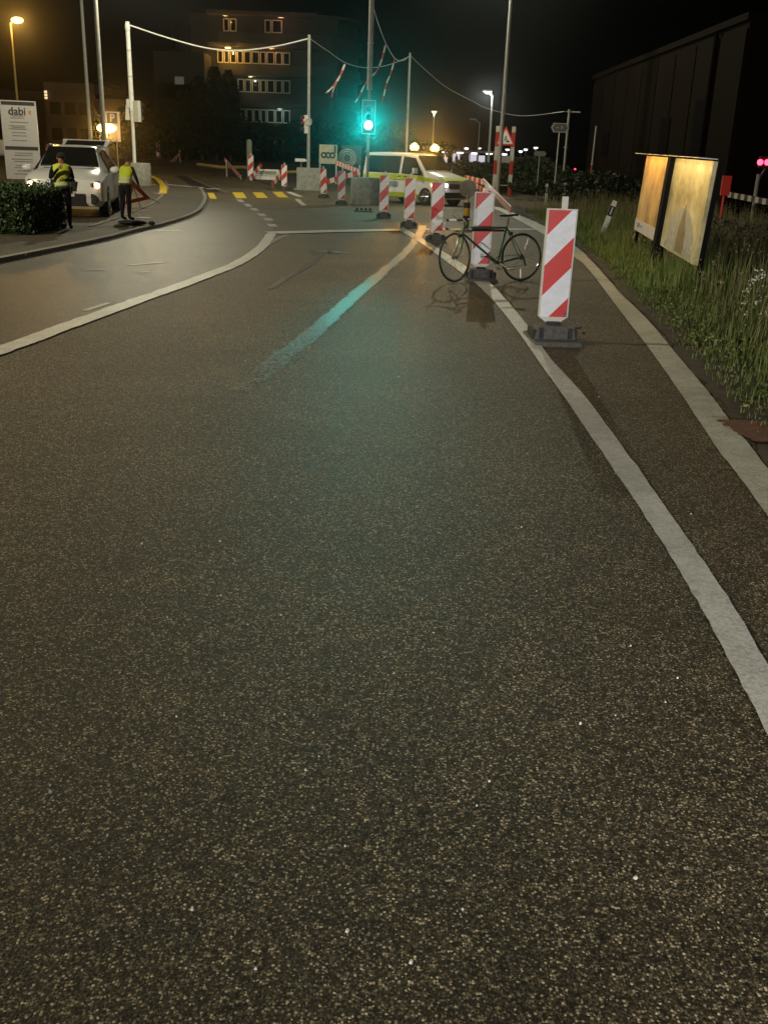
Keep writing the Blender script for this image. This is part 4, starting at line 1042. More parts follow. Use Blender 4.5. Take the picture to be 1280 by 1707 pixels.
for s_ in (-1, 1):
    side_glass(ST, [(.9, .08), (.32, .92), (-.35, .94), (-.35, .06)], s_, suv)
    side_glass(ST, [(-.42, .06), (-.42, .94), (-1.2, .9), (-1.45, .5), (-1.45, .08)], s_, suv)
    for x in (1.47, -1.42): vwheel(suv, x, s_ * .90, s_, .38)
    mirror(suv, .85, .95, 1.12, s_)
    hl = MB().add([(2.345, s_ * .46, .84), (2.30, s_ * .84, .88), (2.30, s_ * .86, .70), (2.40, s_ * .50, .68), (2.2, s_ * .46, .84), (2.1, s_ * .84, .88), (2.1, s_ * .86, .70), (2.2, s_ * .50, .68)], [(0, 1, 2, 3), (4, 5, 6, 7), (0, 1, 5, 4), (1, 2, 6, 5), (2, 3, 7, 6), (3, 0, 4, 7)])
    hl = hl.build('headlight', 'chrome', suv)
    MB().ell((2.36, s_ * .68, .77), (.05, .06, .06)).build('headlight_bulb', 'chrome', hl)
    MB().ell((2.35, s_ * .78, .77), (.06, .07, .06)).build('side_lamp', M['e_halo'], hl)
    MB().cyl((2.30, s_ * .70, .46), (2.43, s_ * .66, .46), .115, n=20).build('fog_lamp_recess', 'blackp', suv)
    MB().cyl((.3, s_ * .60, 1.70), (-1.9, s_ * .58, 1.68), .022, n=8).build('roof_rail', 'blackp', suv)
    gk = MB().box((2.41, s_ * .15, .76), (.06, .24, .22)).build('grille', 'blackp', suv)
    MB().ring((2.43, s_ * .15, .76), .001, .001, axis='X', n=4, m=3)
    kr = MB(); kr.box((2.43, s_ * .15, .88), (.03, .27, .02)); kr.box((2.43, s_ * .15, .645), (.03, .27, .02)); kr.box((2.43, s_ * .28, .76), (.03, .02, .25)); kr.box((2.43, s_ * .02, .76), (.03, .02, .25)); kr.build('grille_surround', 'chrome', suv)
MB().box((2.40, 0, .44), (.10, 1.0, .26)).build('lower_intake', 'blackp', suv)
MB().box((2.46, 0, .56), (.02, .50, .11)).build('number_plate', 'signwhite', suv)
MB().box((1.3, 0, 1.14), (.02, 1.2, .02)).build('wiper', 'blackp', suv)
tg = MB(); tg.add([(-1.95, -.60, 1.60), (-1.95, .60, 1.60), (-2.9, .66, 1.80), (-2.9, -.66, 1.80), (-1.95, -.60, 1.66), (-1.95, .60, 1.66), (-2.9, .66, 1.86), (-2.9, -.66, 1.86)], [(0, 1, 2, 3), (4, 5, 6, 7), (0, 1, 5, 4), (1, 2, 6, 5), (2, 3, 7, 6), (3, 0, 4, 7)]); tgo = tg.build('tailgate', 'carwhite', suv)
MB().box((-2.95, 0, 1.83), (.1, 1.36, .09)).build('tailgate_lip', 'carwhite', tgo); MB().box((-2.40, 0, 1.765), (.72, 1.06, .02), ry=R(11.9)).build('rear_window', 'glass', tgo)
cfront = G(112, 367)
suv.rotation_euler = (0, 0, -math.pi / 2 + head_); 
fwd = Vector((math.sin(head_), -math.cos(head_), 0))
suv.location = cfront - fwd * 2.3 + Vector((0, 0, .065))

# --- van
VS = [(2.36, .36, .66, .72, .72, .64), (2.30, .26, .92, .98, .84, .76), (2.12, .24, 1.02, 1.12, .90, .78), (1.35, .24, 1.10, 1.30, .92, .76), (.72, .24, 1.14, 1.92, .92, .72), (.3, .24, 1.16, 2.0, .92, .74),
      (-1.4, .24, 1.16, 2.02, .92, .75), (-2.15, .26, 1.16, 2.0, .92, .75), (-2.32, .34, 1.12, 1.9, .9, .74)]
van = thing('service_van', 'white van with fluorescent yellow stripe and two amber roof flashers', 'van')
loft(VS, 'body', 'carwhite', van)
MB().add([(1.33, -.74, 1.39), (1.33, .74, 1.39), (.80, .68, 1.93), (.80, -.68, 1.93), (1.23, -.74, 1.29), (1.23, .74, 1.29), (.70, .68, 1.83), (.70, -.68, 1.83)], [(0, 1, 2, 3), (4, 5, 6, 7), (0, 1, 5, 4), (1, 2, 6, 5), (2, 3, 7, 6), (3, 0, 4, 7)]).build('windscreen', 'glass', van)
for s_ in (-1, 1):
    side_glass(VS, [(1.28, .08), (.68, .9), (.02, .9), (.02, .04)], s_, van)
    side_glass(VS, [(-.12, .04), (-.12, .9), (-2.05, .9), (-2.12, .06)], s_, van)
    band(VS, [2.25, 2.1, 1.9, 1.4, .6, 0, -.7, -1.4, -2.28], .96, 1.16, s_, van, 'neon', 'upper_stripe')
    band(VS, [1.0, .4, 0, -.5, -.95], .27, .45, s_, van, 'neon', 'lower_stripe')
    for x in (1.45, -1.42): vwheel(van, x, s_ * .87, s_, .34)
    MB().box((.95, s_ * 1.06, 1.32), (.12, .2, .22)).build('mirror', 'carwhite', van)
    hl = MB().box((2.30, s_ * .66, .80), (.14, .34, .17)).build('headlight', 'chrome', van)
    MB().ell((2.37, s_ * .66, .80), (.05, .09, .07)).build('headlight_bulb', M['e_whitecar'], hl)
    MB().ell((2.33, s_ * .80, .78), (.05, .05, .05)).build('indicator', M['e_halo'], hl)
    MB().box((1.85, s_ * .93, .80), (.1, .03, .05)).build('side_indicator', 'e_halo', van)
    for x in (-.05,): MB().box((x, s_ * .945, 1.08), (.16, .02, .03)).box((x + .35, s_ * .945, 1.08), (.16, .02, .03)).build('door_handle', 'blackp', van)
MB().box((2.36, 0, .76), (.04, .9, .2)).build('grille', 'blackp', van)
MB().box((2.38, 0, .42), (.06, 1.5, .22)).build('bumper', 'blackp', van)
for s_ in (-1, 1): MB().add([(2.30, s_ * .05, .99), (2.30, s_ * .72, .99), (1.75, s_ * .74, 1.155), (1.75, s_ * .05, 1.205)], [(0, 1, 2, 3)])
nb = MB().add([(2.34, -.70, .995), (2.34, .70, .995), (2.10, .74, 1.135), (2.10, -.74, 1.135), (2.33, -.70, .95), (2.33, .70, .95), (2.09, .74, 1.09), (2.09, -.74, 1.09)], [(0, 1, 2, 3), (4, 5, 6, 7), (0, 1, 5, 4), (1, 2, 6, 5), (2, 3, 7, 6), (3, 0, 4, 7)]).build('bonnet_stripe', 'neon', van)
MB().box((-.6, -.94, .78), (.9, .012, .2)).build('side_lettering_panel', mat('grey_blue_print', (.28, .33, .38), .5), van)
MB().box((1.75, 0, 1.20), (.3, .8, .012), ry=.27).build('bonnet_print', mat('bonnet_blue', (.15, .2, .3), .5), van)
bar = MB().box((.45, 0, 2.07), (.16, 1.3, .06)).build('flasher_bar', 'blackp', van)
for y in (-.62, .62): MB().lathe([(.14, 0), (.155, .12), (.11, .26), (.01, .29)], 16, (.45, y, 2.10)).build('amber_flasher', 'e_orange', bar, True)
for y in (-.62, .62): MB().lathe([(.10, -.075), (.163, -.06), (.17, 0), (.155, .06), (.08, .075)], 16, (.45, y, 2.23)).build('hot_core_ring', 'e_core', bar, True)  # bright ring added round each dome to show the flasher's hot core
vrz = R(-45)
van.rotation_euler = (0, 0, vrz)
nf = G(708, 342)      # ground point under the near front wheel
off = Matrix.Rotation(vrz, 3, 'Z') @ Vector((1.45, -.9, 0))
van.location = Vector((nf.x, nf.y, 0)) - off
bpy.context.view_layer.update()
for y, sy in ((-.62, -1), (.62, 1)):
    q = van.matrix_world @ Vector((.45, y, 2.42)); lamp('POINT', q, 35, (1, .50, .08), .08); lamp('SPOT', q, 900, (1, .45, .05), .08, to=(0, 0, 3.0), cone=24, blend=.7)
    
# ------------------------------------------------------------------ people
def person(label, loc, rz, J, rad, E_, scale=1.0, vest=True, head_tilt=(0, 0), cap='cap', small=False, neck_z=1.47):
    t = thing('person', label, 'person', loc, rz); t.scale = (scale,) * 3
    names = list(J); idx = {n: i for i, n in enumerate(names)}
    me = bpy.data.meshes.new('body'); me.from_pydata([J[n] for n in names], [(idx[a], idx[b]) for a, b in E_], [])
    m = bpy.data.materials.new('uniform_and_skin'); m.use_nodes = True; nt = m.node_tree; b = nt.nodes['Principled BSDF']
    tc = N(nt, 'ShaderNodeTexCoord'); sx = N(nt, 'ShaderNodeSeparateXYZ'); nt.links.new(tc.outputs['Object'], sx.inputs[0])
    nt.links.new(mixc(nt, math_n(nt, 'GREATER_THAN', sx.outputs['Z'], neck_z), (.007, .008, .014), (.40, .22, .14)), b.inputs['Base Color']); b.inputs['Roughness'].default_value = .9; b.inputs['Specular IOR Level'].default_value = .08
    me.materials.append(m)
    o = bpy.data.objects.new('body', me); COL.objects.link(o); o.parent = t
    sk = o.modifiers.new('skin', 'SKIN'); lay = me.skin_vertices[0].data if me.skin_vertices else None
    if lay is None:
        bm = bmesh.new(); bm.from_mesh(me); bm.verts.layers.skin.verify(); bm.to_mesh(me); bm.free(); lay = me.skin_vertices[0].data
    for n in names:
        r_ = rad[n]; r_ = r_ if isinstance(r_, tuple) else (r_, r_); lay[idx[n]].radius = r_; lay[idx[n]].use_root = (n == 'pelvis')
    sk.use_smooth_shade = True
    ss = o.modifiers.new('s', 'SUBSURF'); ss.levels = 1; ss.render_levels = 2
    hd = Vector(J['head'])
    if not small:
        # face details
        fd = MB(); fd.ell(hd + Vector((0, -.105, -.005)), (.014, .022, .024), 8, 6); 
        for s_ in (-1, 1): fd.ell(hd + Vector((s_ * .085, .0, 0)), (.012, .02, .03), 8, 6)
        fd.build('nose_and_ears', 'skin', t, True)
        ey = MB(); [ey.ell(hd + Vector((s_ * .032, -.092, .025)), (.012, .008, .008), 8, 6) for s_ in (-1, 1)]; ey.box(hd + Vector((0, -.095, -.045)), (.045, .006, .008)); ey.build('eyes_and_mouth', 'hair', t)
    if cap == 'cap':
        MB().ell(hd + Vector((0, .005, .055)), (.1, .115, .075), 18, 8).build('cap', 'navy', t, True)
        MB().box(hd + Vector((0, -.13, .05)), (.13, .09, .012), rx=.15).build('cap_peak', 'navy', t)
    elif cap == 'hair':
        MB().ell(hd + Vector((0, .03, .035)), (.095, .105, .095), 18, 8).build('hair', 'hair', t, True)
    # hands with five fingers
    if not small:
        for hn, el in (('hand_l', 'elbow_l'), ('hand_r', 'elbow_r')):
            p = Vector(J[hn]); d = (p - Vector(J[el])).normalized(); side = d.cross(Vector((0, 1, .2))).normalized(); nr = side.cross(d)
            h_ = MB(); q0 = p; 
            h_.tube([q0 - d * .01, q0 + d * .03, q0 + d * .085], [.024, .032, .030], 8)
            for k, (o_, L_) in enumerate(((-.027, .062), (-.009, .075), (.009, .07), (.027, .055))):
                a_ = q0 + d * .08 + side * o_; h_.tube([a_, a_ + d * L_ * .5 + nr * .008, a_ + d * L_ * .8 + nr * .03], [.009, .008, .006], 6)
            a_ = q0 + d * .02 + side * -.03; h_.tube([a_, a_ + d * .03 - side * .025 + nr * .01, a_ + d * .055 - side * .03 + nr * .02], [.011, .009, .007], 6)
            h_.build('hand', 'skin', t, True)
    if vest:
        # vest shell round the torso, follows pelvis - chest - shoulders
        pe, ch, sh = Vector(J['pelvis']), Vector(J['chest']), Vector(J['neck'])
        sts = [(0.0, .185, .135), (.22, .18, .135), (.5, .195, .15), (.78, .225, .15), (.93, .20, .13), (1.0, .10, .09)]
        vs = []; n = 20; base = pe.lerp(ch, .02); top_ = sh + Vector((0, 0, -.02))
        for f_, a, bdep in sts:
            c = base.lerp(ch, f_ * 1.6) if f_ < .62 else ch.lerp(top_, (f_ - .62) / .38)
            for i in range(n):
                th = 2 * math.pi * i / n; vs.append(c + Vector((a * math.cos(th), bdep * math.sin(th), 0)))
        K = len(sts)
        v_ = MB().add(vs, [(k * n + i, k * n + (i + 1) % n, (k + 1) * n + (i + 1) % n, (k + 1) * n + i) for k in range(K - 1) for i in range(n)]).build('safety_vest', 'vest', t, True)
        bnd = MB()
        for f_ in (.14, .33):
            c = base.lerp(ch, f_ * 1.6); ring_ = []
            for z_ in (-.022, .022):
                for i in range(n): th = 2 * math.pi * i / n; ring_.append(c + Vector((.192 * math.cos(th), .146 * math.sin(th), z_)))
            bnd.add(ring_, [(i, (i + 1) % n, n + (i + 1) % n, n + i) for i in range(n)])
        bnd.build('reflective_band', 'vestband', v_, True)
        bl = MB(); ring_ = []
        for z_ in (-.03, .03):
            for i in range(n): th = 2 * math.pi * i / n; ring_.append(pe + Vector((.182 * math.cos(th), .14 * math.sin(th), z_ + .0)))
        bl.add(ring_, [(i, (i + 1) % n, n + (i + 1) % n, n + i) for i in range(n)]); bl.box(pe + Vector((.19, -.03, -.06)), (.06, .1, .16)).build('duty_belt', 'blackp', t)
    return t
RAD = dict(pelvis=(.15, .12), waist=(.135, .105), chest=(.17, .12), neckb=(.09, .08), neck=.052, head=(.082, .098), headt=(.06, .07), sh_l=.06, sh_r=.06, elbow_l=.046, elbow_r=.046, hand_l=.03, hand_r=.03,
           hip_l=.095, hip_r=.095, knee_l=.066, knee_r=.066, ank_l=.045, ank_r=.045, heel_l=.045, heel_r=.045, toe_l=.04, toe_r=.04)
EDG = [('pelvis', 'waist'), ('waist', 'chest'), ('chest', 'neckb'), ('neckb', 'neck'), ('neck', 'head'), ('head', 'headt'), ('neckb', 'sh_l'), ('neckb', 'sh_r'), ('sh_l', 'elbow_l'), ('sh_r', 'elbow_r'), ('elbow_l', 'hand_l'), ('elbow_r', 'hand_r'),
       ('pelvis', 'hip_l'), ('pelvis', 'hip_r'), ('hip_l', 'knee_l'), ('hip_r', 'knee_r'), ('knee_l', 'ank_l'), ('knee_r', 'ank_r'), ('ank_l', 'toe_l'), ('ank_r', 'toe_r')]
def base_pose():
    return dict(pelvis=(0, 0, .95), waist=(0, 0, 1.08), chest=(0, 0, 1.27), neckb=(0, .01, 1.42), neck=(0, 0, 1.5), head=(0, -.01, 1.62), headt=(0, 0, 1.70), sh_l=(.19, 0, 1.40), sh_r=(-.19, 0, 1.40),
                elbow_l=(.25, .02, 1.12), elbow_r=(-.25, .02, 1.12), hand_l=(.25, -.06, .88), hand_r=(-.25, -.06, .88), hip_l=(.1, 0, .88), hip_r=(-.1, 0, .88),
                knee_l=(.11, -.01, .5), knee_r=(-.11, -.01, .5), ank_l=(.12, .02, .1), ank_r=(-.12, .02, .1), toe_l=(.14, -.15, .045), toe_r=(-.14, -.15, .045))
J = base_pose(); J.update(head=(.01, -.05, 1.60), headt=(.01, -.03, 1.69), elbow_r=(-.27, -.12, 1.14), hand_r=(-.06, -.24, 1.38), elbow_l=(.25, -.05, 1.12), hand_l=(.04, -.24, 1.12), ank_r=(-.16, .1, .1), toe_r=(-.18, -.07, .045), ank_l=(.1, -.08, .1), toe_l=(.13, -.25, .045))
o1 = G(111, 387); o1.z = .065
person('police officer in yellow vest standing in front of the white car, hand raised to chin', o1, R(18), J, RAD, EDG, scale=.875)
J = base_pose(); fw_ = .10
J.update(waist=(0, -.03, 1.07), chest=(.02, -.10, 1.24), neckb=(.03, -.16, 1.37), neck=(.035, -.19, 1.45), head=(.04, -.25, 1.55), headt=(.04, -.25, 1.63), sh_l=(.21, -.14, 1.35), sh_r=(-.16, -.14, 1.35),
         elbow_l=(.26, -.24, 1.10), hand_l=(.22, -.40, .92), elbow_r=(-.22, -.22, 1.1), hand_r=(-.10, -.42, .95), ank_l=(.08, .08, .1), toe_l=(.09, -.09, .045))
o2 = G(212, 373); o2.z = .065
person('police officer in yellow vest seen from behind, bending over the warning triangle', o2, R(152), J, RAD, EDG, scale=.89, cap='hair', neck_z=1.42)
# warning triangle held by the second officer
tp = G(233, 350); tp.z = .065
wt_ = thing('warning_triangle', 'folding red warning triangle held beside the second officer', 'warning triangle', tp, R(20)); wt_.rotation_euler = (R(-12), R(-14), R(10))
S_ = .80; P3 = [(0, 0 + S_ * .866 + .18), (-S_ / 2, .18), (S_ / 2, .18)]; I3 = [(0, .18 + S_ * .866 - .26), (-S_ / 2 + .19, .18 + .10), (S_ / 2 - .19, .18 + .10)]
vs = [(x, y, z) for y in (-.015, .015) for x, z in P3 + I3]
fs = []
for o_ in (0, 6):
    for i in range(3): j = (i + 1) % 3; fs.append((o_ + i, o_ + j, o_ + 3 + j, o_ + 3 + i))
for i in range(3): j = (i + 1) % 3; fs += [(i, j, 6 + j, 6 + i), (3 + i, 3 + j, 9 + j, 9 + i)]
MB().add(vs, fs).build('border', 'signred', wt_)
MB().cyl((-.4, .02, .2), (-.45, .3, 0), .012).cyl((.4, .02, .2), (.62, -.05, .0), .014).cyl((0, .02, .6), (0, .5, 0), .012).build('stand_leg', 'galv', wt_)
# flat dark shape standing in for the cast shadow at his feet
bg = G(222, 380); bg.z = .07; b_ = MB().ell((0, 0, .05), (.34, .2, .06), 18, 8).ell((.42, .06, .045), (.08, .07, .05), 10, 6).build('shadow_blob', 'navy', None, True); b_.location = bg; tag(b_, 'flat dark shape made as the cast shadow at the feet of the bending officer', 'shadow_blob')

# ------------------------------------------------------------------ hedge
def leaves(name, pts, size, m, parent=None, seed=0, up=.3):
    r = np.random.default_rng(seed); n = len(pts)
    a = r.normal(size=(n, 3)); a /= np.linalg.norm(a, axis=1)[:, None]
    b = r.normal(size=(n, 3)); b -= (a * b).sum(1)[:, None] * a; b /= np.linalg.norm(b, axis=1)[:, None]
    s_ = (size * r.uniform(.6, 1.3, n))[:, None]
    V = np.stack([pts - a * s_, pts + b * s_ * .5, pts + a * s_, pts - b * s_ * .5], 1).reshape(-1, 3)
    me = bpy.data.meshes.new(name); me.vertices.add(4 * n); me.vertices.foreach_set('co', V.ravel().astype(np.float32))
    me.loops.add(4 * n); me.loops.foreach_set('vertex_index', np.arange(4 * n, dtype=np.int32)); me.polygons.add(n)
    me.polygons.foreach_set('loop_start', np.arange(n, dtype=np.int32) * 4); me.update(); me.validate()
    me.materials.append(M[m] if isinstance(m, str) else m); o = bpy.data.objects.new(name, me); COL.objects.link(o)
    if parent: o.parent = parent
    return o
hl_ = G(62, 392); hr = G(-60, 405); hf = G(60, 372)
HX1 = hl_.x + .1; HX0 = HX1 - 4.5; HY0 = G(20, 397).y; HY1 = HY0 + 2.2; HZ = 1.6 - (CAM_H - W(40, 320, HY0 + .8).z); HZ = W(40, 321, HY0 + .8).z
he = thing('hedge', 'dark clipped hedge at the left edge below the sign board', 'hedge', Vector((0, 0, .065)))
MB().box(((HX0 + HX1) / 2, (HY0 + HY1) / 2, HZ * .47), (HX1 - HX0 - .25, HY1 - HY0 - .25, HZ * .94)).build('branches', 'bark', he)
n = 26000; P = np.column_stack([rng.uniform(HX0, HX1, n), rng.uniform(HY0, HY1, n), rng.uniform(.02, HZ, n)])
wh = rng.integers(0, 3, n); P[wh == 0, 1] = HY0 + rng.normal(0, .05, (wh == 0).sum()); P[wh == 1, 2] = HZ + rng.normal(0, .05, (wh == 1).sum()); P[wh == 2, 0] = HX1 + rng.normal(0, .06, (wh == 2).sum())
leaves('foliage', P, .035, 'hedge', he, 3)['kind'] = 'stuff'

# ------------------------------------------------------------------ grass
def blades(name, n, region, hfun, m, wd=.006, seed=1, bend=.35):
    r = np.random.default_rng(seed); u, v = region(r, n); k = len(u)
    h = hfun(r, u, v); ang = r.uniform(0, 2 * np.pi, k); ln = r.uniform(.1, 1, k) * bend * h
    bx, by = u, v; bz = np.array([zt(y) for y in v]) + .02; dx, dy = np.cos(ang), np.sin(ang); wx, wy = -np.sin(ang + r.normal(0, .6, k)) * wd, np.cos(ang + r.normal(0, .6, k)) * wd
    def P(x, y, z): return np.stack([x, y, z], 1)
    v0 = P(bx - wx, by - wy, bz); v1 = P(bx + wx, by + wy, bz)
    mx, my, mz = bx + dx * ln * .3, by + dy * ln * .3, bz + h * .6
    v2 = P(mx - wx * .7, my - wy * .7, mz); v3 = P(mx + wx * .7, my + wy * .7, mz); v4 = P(bx + dx * ln, by + dy * ln, bz + h * .97)
    V = np.stack([v0, v1, v2, v3, v4], 1).reshape(-1, 3); b = np.arange(k) * 5
    quads = np.stack([b, b + 1, b + 3, b + 2], 1); tris = np.stack([b + 2, b + 3, b + 4], 1)
    li = np.concatenate([quads.ravel(), tris.ravel()]); ls = np.concatenate([np.arange(k) * 4, k * 4 + np.arange(k) * 3])
    me = bpy.data.meshes.new(name); me.vertices.add(len(V)); me.vertices.foreach_set('co', V.ravel().astype(np.float32))
    me.loops.add(len(li)); me.loops.foreach_set('vertex_index', li.astype(np.int32)); me.polygons.add(2 * k); me.polygons.foreach_set('loop_start', ls.astype(np.int32)); me.update(); me.validate()
    me.materials.append(M[m]); o = bpy.data.objects.new(name, me); COL.objects.link(o); return o, np.stack([bx + dx * ln, by + dy * ln, bz + h * .97], 1)
EY = np.array([p.y for p in rv]); EX = np.array([p.x for p in rv]); o_ = np.argsort(EY); EY = EY[o_]; EX = EX[o_]
def patch(x, y, f, s=0.): return .5 + .5 * np.sin(x * f + 1.3 * np.sin(y * f * .7 + s)) * np.cos(y * f * .9 + s + np.sin(x * f * .6))
def reg(dmin, dmax, y0, y1, cl=0.):
    def f(r, n):
        y = y0 + (y1 - y0) * r.random(n) ** 1.25; d = dmin + (dmax - dmin) * r.random(n) ** 1.1; x = np.interp(y, EY, EX) + d
        keep = r.random(n) < (.25 + .75 * patch(x, y, 2.3, cl)) * np.clip((d - .05 * patch(x, y, 5) ) / .35, .04, 1)
        return x[keep], y[keep]
    return f
def hh_(lo, hi, ref):
    def f(r, x, y):
        d = x - np.interp(y, EY, EX); k = np.clip((d - .2) / ref, 0, 1)
        return (lo + (hi - lo) * k * (.5 + .5 * patch(x, y, 1.1, 2))) * r.uniform(.5, 1.25, len(x))
    return f
gs = []
for nm, args in (('short', dict(n=70000, region=reg(.08, 3.5, 4.5, 30), hfun=hh_(.05, .2, .8), m='grass', wd=.0045, seed=2)),
                 ('mid', dict(n=60000, region=reg(.5, 7, 5, 38, 1.), hfun=hh_(.10, .55, 1.6), m='grass', wd=.005, seed=3)),
                 ('clump', dict(n=36000, region=reg(.25, 4.0, 13.5, 34, 3.), hfun=hh_(.12, .5, .9), m='grass2', wd=.006, seed=12)),
                 ('dry', dict(n=17000, region=reg(.75, 7.5, 5, 42, 2.), hfun=hh_(.25, .85, 1.7), m='dry', wd=.0038, seed=4, bend=.25))):
    o, tips = blades('grass', **args); gs.append((o, tips))
for (o, _), lab in zip(gs, ('short green grass fringing the right road edge', 'mid height green grass on the right verge around the billboard', 'bright green grass clumps around the leaning marker post', 'tall dry grass stems on the right verge')):
    tag(o, lab, 'grass', kind='stuff')
# seed heads
tp = gs[3][1]; sel = tp[rng.random(len(tp)) < .35]; pts = np.repeat(sel, 6, 0) + rng.normal(0, 1, (len(sel) * 6, 3)) * np.array([.012, .012, .05]) - np.array([0, 0, .05])
tag(leaves('seed_heads', pts, .014, 'dry', None, 5), 'feathery seed heads on the tall dry grass', 'grass', kind='stuff')
# white flowers at right edge
fl = []
for _ in range(46):
    u = random.uniform(1238, 1310); v = random.uniform(445, 540); Y = random.uniform(9.5, 12.5); p = W(u, v, Y); fl.append(p)
vs = np.array([[p.x, p.y, p.z] for p in fl]); pts = np.repeat(vs, 7, 0) + rng.normal(0, .018, (len(vs) * 7, 3))
fo = MB()
for p in fl: fo.tube([(p.x - random.uniform(-.08, .08), p.y, 0), (p.x + .02, p.y, p.z * .6), tuple(p)], .003, 4)
tag(fo.build('weed_stems', 'grass'), 'green stems carrying small white flowers by the right edge', 'weeds', kind='stuff')
tag(leaves('wild_flowers', pts, .014, 'flower', None, 6), 'small white wild flowers at the right edge', 'flowers', kind='stuff')
# low weeds / leafy clumps on verge
def regw(r, n): return reg(.15, 3.0, 5, 24, .5)(r, n)
r = np.random.default_rng(9); x, y = regw(r, 26000); z = r.uniform(.02, .13, len(x)) * (patch(x, y, 1.9) + .3)
tag(leaves('ground_cover', np.column_stack([x, y, z + .02]), .02, 'grass', None, 10), 'low leafy weeds creeping at the right road edge', 'weeds', kind='stuff')

# ------------------------------------------------------------------ trees and bushes
def columnar(u, vb, vt, Y, hw, label, seed, n=5000, name='poplar_tree', ls=.16):
    gz = zt(Y); x = W(u, vb, Y).x; H = W(u, vt, Y).z - gz
    t = thing(name, label, 'tree', Vector((x, Y, gz)), 0, 'trees in front of the office building')
    tr = MB(); tr.cyl((0, 0, 0), (0, 0, H * .8), .16, .04, n=8)
    r = random.Random(seed)
    for k in range(9):
        z0 = H * (.12 + .07 * k); a = r.random() * 6.28; tr.cyl((0, 0, z0), (hw * .6 * math.cos(a), hw * .6 * math.sin(a), z0 + H * .12), .05, .015, n=5)
    tr.build('trunk', 'bark', t)
    q = np.random.default_rng(seed); z = q.uniform(.08, 1, n); a = q.uniform(0, 6.283, n); prof = np.sin(np.clip(z, 0, 1) ** .7 * np.pi * .97) ** .6
    rad = hw * prof * np.sqrt(q.uniform(.15, 1, n)) * (.75 + .35 * np.sin(a * 3 + z * 17))
    P = np.column_stack([rad * np.cos(a), rad * np.sin(a), z * H]); leaves('crown', P, ls, 'leaf', t, seed)
for i, (u, vt, hw, lab) in enumerate(((312, 150, 1.5, 'leftmost columnar tree before the office building'), (338, 128, 1.4, 'second columnar tree from the left before the office building'),
                     (362, 112, 1.3, 'third columnar tree, under the lit window row'), (385, 118, 1.2, 'rightmost columnar tree before the office building'), (285, 165, 1.5, 'columnar tree right of the white signal pole'), (258, 180, 1.6, 'columnar tree just behind the white signal pole'))):
    columnar(u, 275, vt, 92, hw, lab, 20 + i)
def bush(u, v, Y, rx, rz_, label, seed, n=3500, name='bush', ls=.09, cat='bush', zc=None, mt='leaf'):
    gz = zt(Y); x = W(u, v, Y).x; t = thing(name, label, cat, Vector((x, Y, gz)))
    q = np.random.default_rng(seed); P = q.normal(size=(n, 3)); P /= np.linalg.norm(P, axis=1)[:, None]; P *= (q.uniform(.3, 1, n) ** .4)[:, None] * (.8 + .3 * np.sin(P[:, :1] * 5 + seed) * np.cos(P[:, 2:] * 4))
    zc = rz_ * .8 if zc is None else zc
    P = P * np.array([rx, rx * .8, rz_]) + np.array([0, 0, zc]); P = P[P[:, 2] > .02]; leaves('crown', P, ls, mt, t, seed)
    tr = MB(); tr.cyl((0, 0, 0), (0, 0, zc), .08, .04, n=6)
    for a in range(5): tr.cyl((0, 0, zc * .5), (rx * .5 * math.cos(a * 1.3), rx * .5 * math.sin(a * 1.3), zc * 1.1), .03, .01, n=5)
    tr.build('trunk', 'bark', t)
bush(192, 240, 65, 1.9, 1.7, 'small leafy tree glowing around the low orange lamp', 40, 5000, 'small_tree', .10, 'tree', zc=2.4)
bush(850, 300, 62, 5, 1.1, 'dark bushes behind the roadworks sign', 41, 7000, ls=.13)
bush(905, 305, 58, 4.5, .9, 'dark bushes between the hexagonal sign and the far lamps', 42, 6000, ls=.13)
bush(965, 310, 52, 4, .8, 'dark bushes left of the red and white post', 43, 5000, ls=.12)
bush(1030, 330, 44, 3.4, .9, 'dark bushes behind the left end of the billboard', 44, 5000, ls=.11)
bush(1235, 400, 20, 2.2, .5, 'tall brownish weeds right of the billboard', 45, 6000, ls=.05, mt='dry')
bush(470, 275, 95, 6, 2.4, 'dark shrubs below the office windows', 46, 6000, ls=.16)
bush(560, 272, 95, 7, 2.2, 'dark shrubs behind the notice board', 47, 6000, ls=.16)
bush(650, 268, 100, 7, 2.2, 'dark shrubs behind the van roof', 48, 6000, ls=.16)

# ------------------------------------------------------------------ buildings
YB = 110.0; gz = zt(YB)
def bx(u): return W(u, 150, YB).x
bld = thing('office_building', 'dark multi storey office building with rows of framed windows', 'building', Vector((bx(415), YB, gz)))
X0, X1 = bx(318) - bx(415), bx(560) - bx(415)
def bz_(v, u=415): return W(u, v, YB).z - gz
rowsB = [(30, 52), (84, 105), (131, 153), (181, 203), (228, 250)]
top = bz_(22)
MB().box(((X0 + X1) / 2, 9, top / 2), (X1 - X0, 16, top)).build('wall', 'facade', bld)
